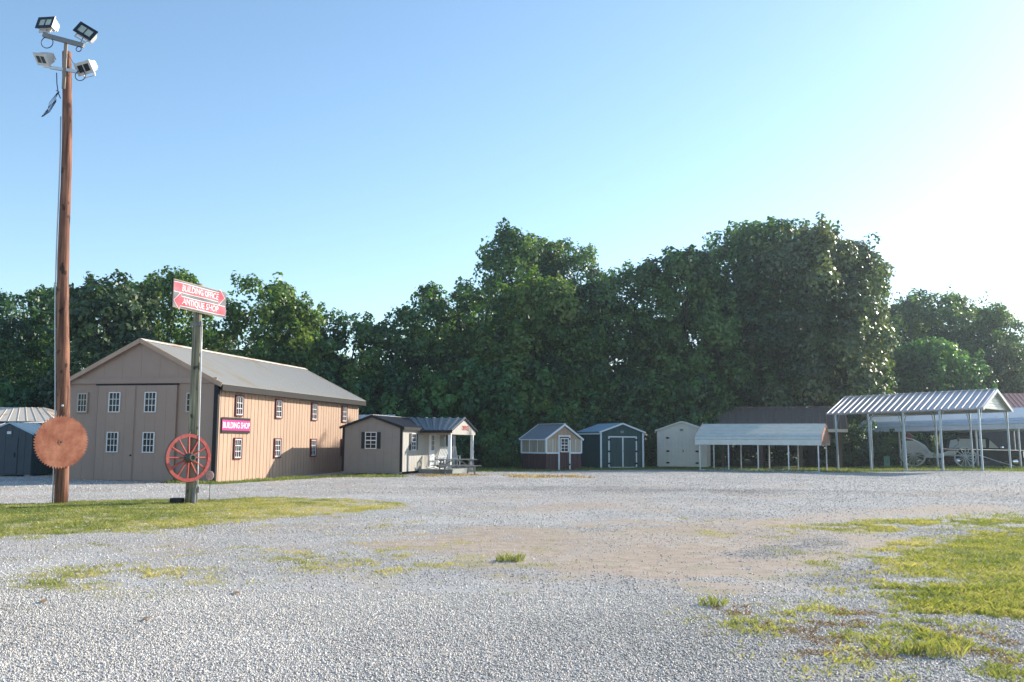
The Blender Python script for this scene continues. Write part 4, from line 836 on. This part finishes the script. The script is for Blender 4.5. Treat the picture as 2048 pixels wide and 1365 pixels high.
# ------------------------------------------------------------------ black vintage car
K2=thing('vintage_car','long black vintage car with chrome front under the white carport','car',(33.7,66.6,tz(33.7,66.6)),14); K2.scale=(1.08,1.08,1.12)
cp=[(-2.75,.45),(-2.8,.95),(-2.6,1.12),(-1.2,1.16),(.75,1.14),(2.5,1.06),(2.62,.95),(2.62,.42),(2.2,.38),(-2.3,.38)]
mb=MB(); mb.prism(cp,lambda x,z:(x,-.9,z),lambda x,z:(x,.9,z)); bd=mb.build('body','carblack',K2)
gh=[(-2.45,1.14),(-2.25,1.72),(-1.6,1.88),(-.1,1.88),(.25,1.80),(.95,1.14)]
mb=MB(); mb.prism(gh,lambda x,z:(x,-.78+(z-1.14)*.18,z),lambda x,z:(x,.78-(z-1.14)*.18,z)); mb.build('roof','carblack',K2)
def pane(name,pts,m,par):
    mb=MB(); mb.prism(pts,lambda x,z:(x,-.795+(z-1.14)*.18,z),lambda x,z:(x,-.775+(z-1.14)*.18,z)); return mb.build(name,m,par)
pane('side_window',[(-2.2,1.2),(-2.08,1.68),(-1.55,1.78),(-.85,1.78),(-.85,1.2)],'curtain',K2); pane('side_window',[(-.35,1.22),(-.35,1.78),(.05,1.76),(.05,1.22)],'curtain',K2); pane('quarter_window',[(.22,1.2),(.30,1.72),(.82,1.2)],'curtain',K2)
mb=MB(); mb.beam((-2.6,-.905,1.13),(2.5,-.905,1.07),.015,.035); mb.build('chrome_strip','chrome',K2)
mb=MB(); mb.box(2.60,2.78,-.92,.92,.40,.60); mb.build('bumper','chrome',K2); mb=MB(); mb.box(2.62,2.68,-.5,.5,.64,.98); [mb.box(2.68,2.70,-.48+i*.12,-.44+i*.12,.64,.98) for i in range(9)]; mb.build('radiator','chrome',K2)
for y in(-.72,.72):
    mb=MB(); mb.lathe([(0,-.25),(.12,-.22),(.17,-.02),(.18,.02),(.15,.05),(0,.07)],(2.62,y,.86),(1,0,0),16); hl=mb.build('headlight','chrome',K2,True)
mb=MB(); mb.box(2.2,2.66,-.93,-.905,.62,1.02); mb.build('fender_trim','chrome',K2)
for x in(-1.75,1.7):
    for y,s in((-.88,-1),(.88,1)):
        w_=MB().lathe([(.2,-.1),(.33,-.1),(.36,-.05),(.36,.06),(.33,.1),(.2,.1)],(x,y,.36),(0,s,0),24).build('wheel','tar',K2,True); MB().lathe([(.2,.05),(.18,.11),(.08,.13),(0,.135)],(x,y,.36),(0,s,0),20).build('hubcap','chrome',w_,True)
MB().beam((.9,-.9,1.24),(.98,-1.08,1.26),.14,.09).build('mirror','chrome',K2)
GB=thing('utility_box','small green utility box on the lit grass beside the carriage','utility box',(26.6,66.,tz(26.6,66.)),20)
MB().box(-.19,.19,-.17,.17,0,.62).build('cabinet','boxgreen',GB); MB().prism([(-.21,.62),(.21,.62),(.19,.72),(-.19,.72)],lambda x,z:(x,-.20,z),lambda x,z:(x,.19,z)).build('lid','boxgreen',GB); MB().box(-.02,.02,-.19,-.171,.3,.4).build('latch','iron',GB)
# ------------------------------------------------------------------ utility pole
PX,PY=-11.72,24.42; PZ=tz(PX,PY)
P=thing('utility_pole','tall brown timber pole carrying floodlights and a round saw blade','pole',(PX,PY,PZ-.02),0)
tx,ty=-.56,.0; HT=12.25
def pl(z): return Vector((tx*z/HT+.03*math.sin(z*.8),0,z))
def prr(z): return .172-.052*z/HT
mb=MB(); zs=[-.1]+[i*.5 for i in range(1,25)]+[HT]; mb.tube([pl(z) for z in zs],[prr(z)*(1+.025*math.sin(z*5)+.02*math.sin(z*13)) for z in zs],20); mb.build('shaft','pole',P,True)
mb=MB(); pts=[pl(z)+Vector((-prr(z)-.022,-.06,0)) for z in [0]+[i*.8 for i in range(1,14)]]; mb.tube(pts,.02,6); mb.build('conduit','conduit',P,True)
mb=MB(); p=pl(11.9); mb.beam(p+Vector((.02,-.14,-.75)),p+Vector((.02,-.16,.62)),.085,.05,up=(0,1,0)); mb.build('bracket','weathered',P)
mb=MB(); t=pl(HT); mb.beam(t+Vector((-.56,-.21,.40)),t+Vector((.56,-.21,.10)),.10,.12); mb.build('crossarm','steelgrey',P)
mb=MB(); t=pl(11.7); mb.beam(t+Vector((-.40,-.13,.06)),t+Vector((.36,-.13,-.06)),.07,.08); mb.build('lower_crossarm','galv',P)
mb=MB(); mb.lathe([(0,0),(.028,0),(.028,.02),(0,.025)],pl(2.55)+Vector((.06,-.16,0)),(0,-1,0),10); mb.build('white_tag','white',P)
mb=MB(); b0=pl(11.0)
mb.tube([b0+Vector((-.28,-.1,.62)),b0+Vector((-.25,-.1,.3)),b0+Vector((-.2,-.1,.05)),b0+Vector((-.13,-.1,-.1))],.014,6)
for i in range(3): mb.tube([b0+Vector((-.2,-.1-.02*i,.05)),b0+Vector((-.32-.05*i,-.1,-.22)),b0+Vector((-.5+.02*i,-.1,-.46)),b0+Vector((-.62+.02*i,-.1,-.62)),b0+Vector((-.46+.03*i,-.1,-.48)),b0+Vector((-.24,-.1,-.12-.03*i))],.008,6)
mb.tube([b0+Vector((-.26,-.1,.12)),b0+Vector((-.17,-.1,.08)),b0+Vector((-.25,-.1,0))],.012,6); mb.build('cable_bundle','cable',P)
mb=MB(); t=pl(HT); mb.tube([t+Vector((.1,-.13,-.1)),t+Vector((.25,-.12,-.35)),t+Vector((.38,-.1,-.42))],.007,5); mb.build('thin_wire','cable',P)
def flood(label,loc,az,pitch,roll,style,bracket_to):
    """local: lens faces -Y; housing tapers backwards"""
    o=thing('floodlight',label,'floodlight',loc,0,'floodlights on the utility pole')
    o.rotation_euler=(Matrix.Rotation(-R(az),3,'Z')@Matrix.Rotation(R(pitch),3,'X')@Matrix.Rotation(R(roll),3,'Y')).to_euler()
    w,h=.25,.152
    mb=MB(); a=[(-w,0,-h),(w,0,-h),(w,0,h),(-w,0,h)]; b=[(-w*.86,.20,-h*.86),(w*.86,.20,-h*.86),(w*.86,.24,h*.7),(-w*.86,.24,h*.7)]
    mb.add(a+b,[(4,5,6,7),(0,1,5,4),(1,2,6,5),(2,3,7,6),(3,0,4,7),(0,3,2,1)]); [mb.box(-w*.7+i*.09,-w*.7+i*.09+.02,.235,.27,-h*.6,h*.55) for i in range(5)]; mb.build('housing','lampwhite',o)
    mb=MB(); e=.055; W2,H2=w+.025,h+.02
    mb.box(-W2,W2,-.035,0.0,h-e,H2);mb.box(-W2,W2,-.035,.0,-H2,-h+e);mb.box(-W2,-w+e,-.035,.0,-h+e,h-e);mb.box(w-e,W2,-.035,.0,-h+e,h-e); mb.box(-.010,.010,-.036,-.002,-h+e,h-e); bz=mb.build('bezel','bezel' if style=='dark' else 'lampwhite',o)
    for s in(-1,1): x0,x1=sorted((s*.011,s*(w-e))); MB().box(x0,x1,-.022,-.006,-h+e,h-e).build('lens','reflector' if style=='dark' else 'glass',o)
    mb=MB(); z=-h-.10; inv=o.rotation_euler.to_matrix().transposed()
    for s in(-1,1): mb.beam((s*(w*.75),.08,-h+.02),(s*(w*.72),.06,z),.028,.02,up=(0,1,0))
    mb.beam((-w*.75,.06,z),(w*.75,.06,z),.04,.025); mb.build('bracket','lampwhite',o)
    # loop of cable hanging in world vertical plane
    if bracket_to:
        cx,cz,rr=bracket_to; pts=[(0,.1,-h)]
        mb=MB(); loop=[Vector((cx+rr*math.sin(a),0,cz+rr*math.cos(a))) for a in [k*2*math.pi/18 for k in range(19)]]
        mb.tube([inv@p for p in loop],.012,6,False); mb.tube([Vector((0,.1,-h)),inv@loop[0]],.012,6,False); mb.build('cable','cable',o)
    return o
t=pl(HT)+Vector((PX,PY,PZ))
flood('upper left floodlight with dark bezel facing the camera',t+Vector((-.50,-.24,.71)),14,-14,4,'dark',(.07,-.56,.16))
flood('upper right floodlight with dark bezel tilted down to the right',t+Vector((.60,-.24,.47)),-10,-10,31,'dark',(-.16,-.50,.07))
t=pl(11.7)+Vector((PX,PY,PZ))
flood('lower left white floodlight turned away and aimed down',t+Vector((-.62,-.16,.26)),42,38,20,'white',None)
flood('lower right white floodlight aimed down and to the left',t+Vector((.55,-.16,.02)),18,34,-6,'white',(-.1,-.22,.14))
# saw blade
SB=thing('saw_blade','large round rusty saw blade mounted on the tall brown pole','saw blade',(PX+.03,PY-.24,1.585),133-180)
n=58; pts=[]
for i in range(n):
    a=2*math.pi*i/n; b=2*math.pi*(i+.62)/n; pts.append((math.cos(a)*.70,math.sin(a)*.70)); pts.append((math.cos(b)*.640,math.sin(b)*.640))
mb=MB(); mb.prism(pts,lambda x,z:(x,-.006,z),lambda x,z:(x,.006,z)); mb.build('blade','rust',SB)
MB().lathe([(.035,.0),(.075,.0),(.075,.008),(.035,.008)],(0,-.0065,0),(0,-1,0),24).build('arbor_ring','rust',SB); MB().lathe([(0,.0),(.032,.0),(.032,.014),(0,.02)],(0,-.0065,0),(0,-1,0),12).build('bolt','iron',SB)
# ------------------------------------------------------------------ sign post
QX,QY=-8.52,24.95; QZ=tz(QX,QY)
Z_=thing('sign_post','grey green weathered round timber post carrying a banner and wagon wheel','post',(QX,QY,QZ-.02),0)
qz=lambda z:Vector((-.05*z/6,0,z)); qr=lambda z:.150-.045*z/6
mb=MB(); zs=[-.1]+[i*.4 for i in range(1,15)]+[5.93]; mb.tube([qz(z) for z in zs],[qr(z)*(1+.02*math.sin(z*7)) for z in zs],18); mb.build('shaft','post',Z_,True)
mb=MB(); mb.tube([qz(z)+Vector((qr(z)+.03,-.05,0)) for z in(.02,1,2,3,4,4.75)],.022,8); mb.tube([qz(4.75)+Vector((qr(4.75)+.03,-.05,0)),qz(4.9)+Vector((qr(4.9)+.01,-.03,0))],.022,8); mb.build('conduit','conduit',Z_,True)
mb=MB(); mb.lathe([(qr(4.8)+.005,-.03),(qr(4.8)+.018,-.03),(qr(4.8)+.018,.03),(qr(4.8)+.005,.03)],qz(4.8),(0,0,1),18); mb.box(-.20,-.12,-.08,.0,4.76,4.85); mb.box(.05,.13,-.16,-.06,4.76,4.86); mb.build('clamp','steelgrey',Z_)
mb=MB(); mb.box(.085,.155,-.16,-.06,.02,.42); mb.box(.19,.23,-.09,-.05,.30,.46); mb.build('outlet_box','steelgrey',Z_)
tag(MB().add([],[]).box(-.17,.13,-.13,.13,0,.14).build('ground_lamp','tar'),'short black ground lamp lying at the foot of the sign post','lamp').location=(QX-.30,QY-.14,QZ)
BN=thing('banner_sign','red banner with white arrows reading BUILDING OFFICE and ANTIQUE SHOP','sign',(QX+.08,QY-.20,QZ+5.46),17)
# local +Y runs along the banner; faces +X
X0=.0
def wav(y,z): return .018*math.sin(y*7+z*3)*(abs(y)/1.2)+.012*math.sin(z*13+y*4)
def sheet(poly_y,n0,name,m,par,zr=None):
    pass
mb=MB(); NY,NZ=30,12; vs=[];fs_=[]
for s in(0,-.015):
    for i in range(NY+1):
        for j in range(NZ+1):
            y=-1.13+2.30*i/NY; z=-.345+.69*j/NZ; vs.append((s+wav(y,z),y,z))
q=(NZ+1)
for i in range(NY):
    for j in range(NZ):
        a=i*q+j; b=(NY+1)*q+a; fs_+=[(a,a+q,a+q+1,a+1),(b,b+1,b+q+1,b+q)]
mb.add(vs,fs_); mb.build('backing','bannergrey',BN,True)
def strip(name,m,pts,off,n=36):
    """flat shape given as upper and lower edge functions of y, laid on the waving banner"""
    y0,y1,up,lo=pts; vs=[];fs_=[]
    for i in range(n+1):
        y=y0+(y1-y0)*i/n; a,b=lo(y),up(y)
        for j in range(4): z=a+(b-a)*j/3; vs.append((off+wav(y,z),y,z))
    for i in range(n):
        for j in range(3): k=i*4+j; fs_.append((k,k+4,k+5,k+1))
    MB().add(vs,fs_).build(name,m,BN,True)
def arrow(zc,hh,tip,g):
    """arrow band from the far end to its head, grown by g"""
    s=1 if tip>0 else -1; tail=-s*1.12; hb=s*.84; ti=s*(1.07+g*1.2)
    def hgt(y):
        if s*y<=s*hb: return hh+g
        return max(.0,(.215+g*1.6)*(1-(s*y-s*hb)/(s*ti-s*hb)))
    a,b=sorted((tail,ti)); return (a,b,lambda y:zc+hgt(y),lambda y:zc-hgt(y))
for zc,tip in((.175,1),(-.175,-1)):
    strip('arrow_outline','bannerwhite',arrow(zc,.118,tip,.018),.004,90); strip('arrow','banner',arrow(zc,.118,tip,0),.008,90)
for b,z,nm in(('BUILDING OFFICE',.170,'office_lettering'),('ANTIQUE SHOP',-.180,'shop_lettering')):
    text('lettering',b,.225,'bannerwhite',BN,lambda x,n,y,z=z:(.013+n+wav(x,y+z),x+(-.0 if z>0 else .02),y+z),bold=.0025,thick=.002,xs=.90 if z>0 else 1.0)
mb=MB(); mb.box(-.03,.012,-1.17,-1.135,-.36,.37); mb.build('edge_board','black',BN); mb=MB(); mb.beam((-.02,-1.13,.36),(-.02,1.17,.36),.02,.02); mb.beam((-.02,-1.13,-.36),(-.02,1.17,-.36),.02,.02); mb.build('wire_frame','iron',BN)
# wagon wheel: axis towards the camera and to the right
WH=thing('wagon_wheel','red wooden wagon wheel with green hub leaning on the sign post','wheel',(QX-.04,QY-.24,1.19),0)
wa=Vector((math.sin(R(134)),math.cos(R(134)),.04)).normalized()
spokewheel(WH,(0,0,0),wa,.63,.085,.075,12,.026,.125,.44,'red','hubgreen',part=None,off=0)
MB().lathe([(.631,-.03),(.640,-.03),(.640,.03),(.631,.03)],(0,0,0),wa,40).build('iron_tyre','iron',WH)
MB().lathe([(.055,.268),(.095,.268),(.095,.22),(.092,.15)],(0,0,0),wa,16).build('hub_band','iron',WH); MB().tube([(0,.0,.62),(.02,.08,.72),(.03,.14,.70)],.01,5).build('wire_tie','iron',WH)
YS=thing('yard_sign','small round faded pink sign low behind the wagon wheel','sign',(QX+.40,QY+.25,tz(QX,QY)),20)
mb=MB(); mb.prism([(math.cos(R(22.5+45*i))*.13,.72+math.sin(R(22.5+45*i))*.13) for i in range(8)],lambda x,z:(x,-.006,z),lambda x,z:(x,.006,z)); mb.build('plate','pinksign',YS); mb=MB(); mb.lathe([(.118,.0),(.128,.0),(.128,.003),(.118,.003)],(0,-.007,.72),(0,-1,0),8); mb.build('plate_rim','bannerwhite',YS); MB().tube([(0,.012,0),(0,.012,.62)],.008,6).build('stake','iron',YS)
# ------------------------------------------------------------------ haze volume, added to imitate veiling lens glare over the trees
hm=bpy.data.materials.new('lens_veil_haze'); hm.use_nodes=True; hn=hm.node_tree; hn.nodes.clear(); ho=hn.nodes.new('ShaderNodeOutputMaterial'); hv=hn.nodes.new('ShaderNodeVolumePrincipled')
hv.inputs['Color'].default_value=(.72,.86,1,1); hv.inputs['Density'].default_value=HAZE; hv.inputs['Anisotropy'].default_value=.55; hn.links.new(hv.outputs[0],ho.inputs['Volume'])
tag(MB().box(-760,760,-360,1080,-1.5,26).build('haze',hm),'thin pale haze added to imitate lens veil',None,None,'stuff')
# ------------------------------------------------------------------ sky, sun, camera
AZ,EL=R(57),R(23.6)
Wd=bpy.data.worlds.new('World'); S.world=Wd; Wd.use_nodes=True; nt=Wd.node_tree; bg=nt.nodes['Background']
sk=nt.nodes.new('ShaderNodeTexSky'); sk.sky_type='NISHITA'; sk.sun_disc=False; sk.sun_elevation=EL; sk.sun_rotation=AZ; sk.air_density=1.0; sk.dust_density=.5; sk.ozone_density=2.2; sk.altitude=100
hs=nt.nodes.new('ShaderNodeHueSaturation'); hs.inputs['Saturation'].default_value=1.02; hs.inputs['Hue'].default_value=.494; nt.links.new(sk.outputs[0],hs.inputs['Color']); nt.links.new(hs.outputs[0],bg.inputs[0]); bg.inputs[1].default_value=.115
sd=bpy.data.lights.new('sun','SUN'); sd.energy=4.0; sd.angle=R(.53); sd.color=(1,.90,.76); so=bpy.data.objects.new('sun',sd); C.objects.link(so)
so.rotation_euler=Vector((math.sin(AZ)*math.cos(EL),math.cos(AZ)*math.cos(EL),math.sin(EL))).to_track_quat('Z','Y').to_euler(); so.location=(30,20,40)
cd=bpy.data.cameras.new('camera'); cd.sensor_width=36; cd.lens=36*1850/2048; cd.clip_end=3000; cd.clip_start=.1; co=bpy.data.objects.new('camera',cd); C.objects.link(co)
PITCH=math.atan(203/1850); co.matrix_world=Matrix.Translation((0,0,1.65))@Matrix.Rotation(math.pi/2+PITCH,4,'X')@Matrix.Rotation(.0066,4,'Z'); S.camera=co
S.view_settings.view_transform='Standard'; S.view_settings.look='None'; S.view_settings.exposure=1.10; S.view_settings.gamma=1; S.view_settings.use_curve_mapping=False
S.render.engine='CYCLES'; S.cycles.use_denoising=True; S.cycles.max_bounces=7; S.cycles.transmission_bounces=4; S.cycles.diffuse_bounces=6; S.cycles.sample_clamp_indirect=8
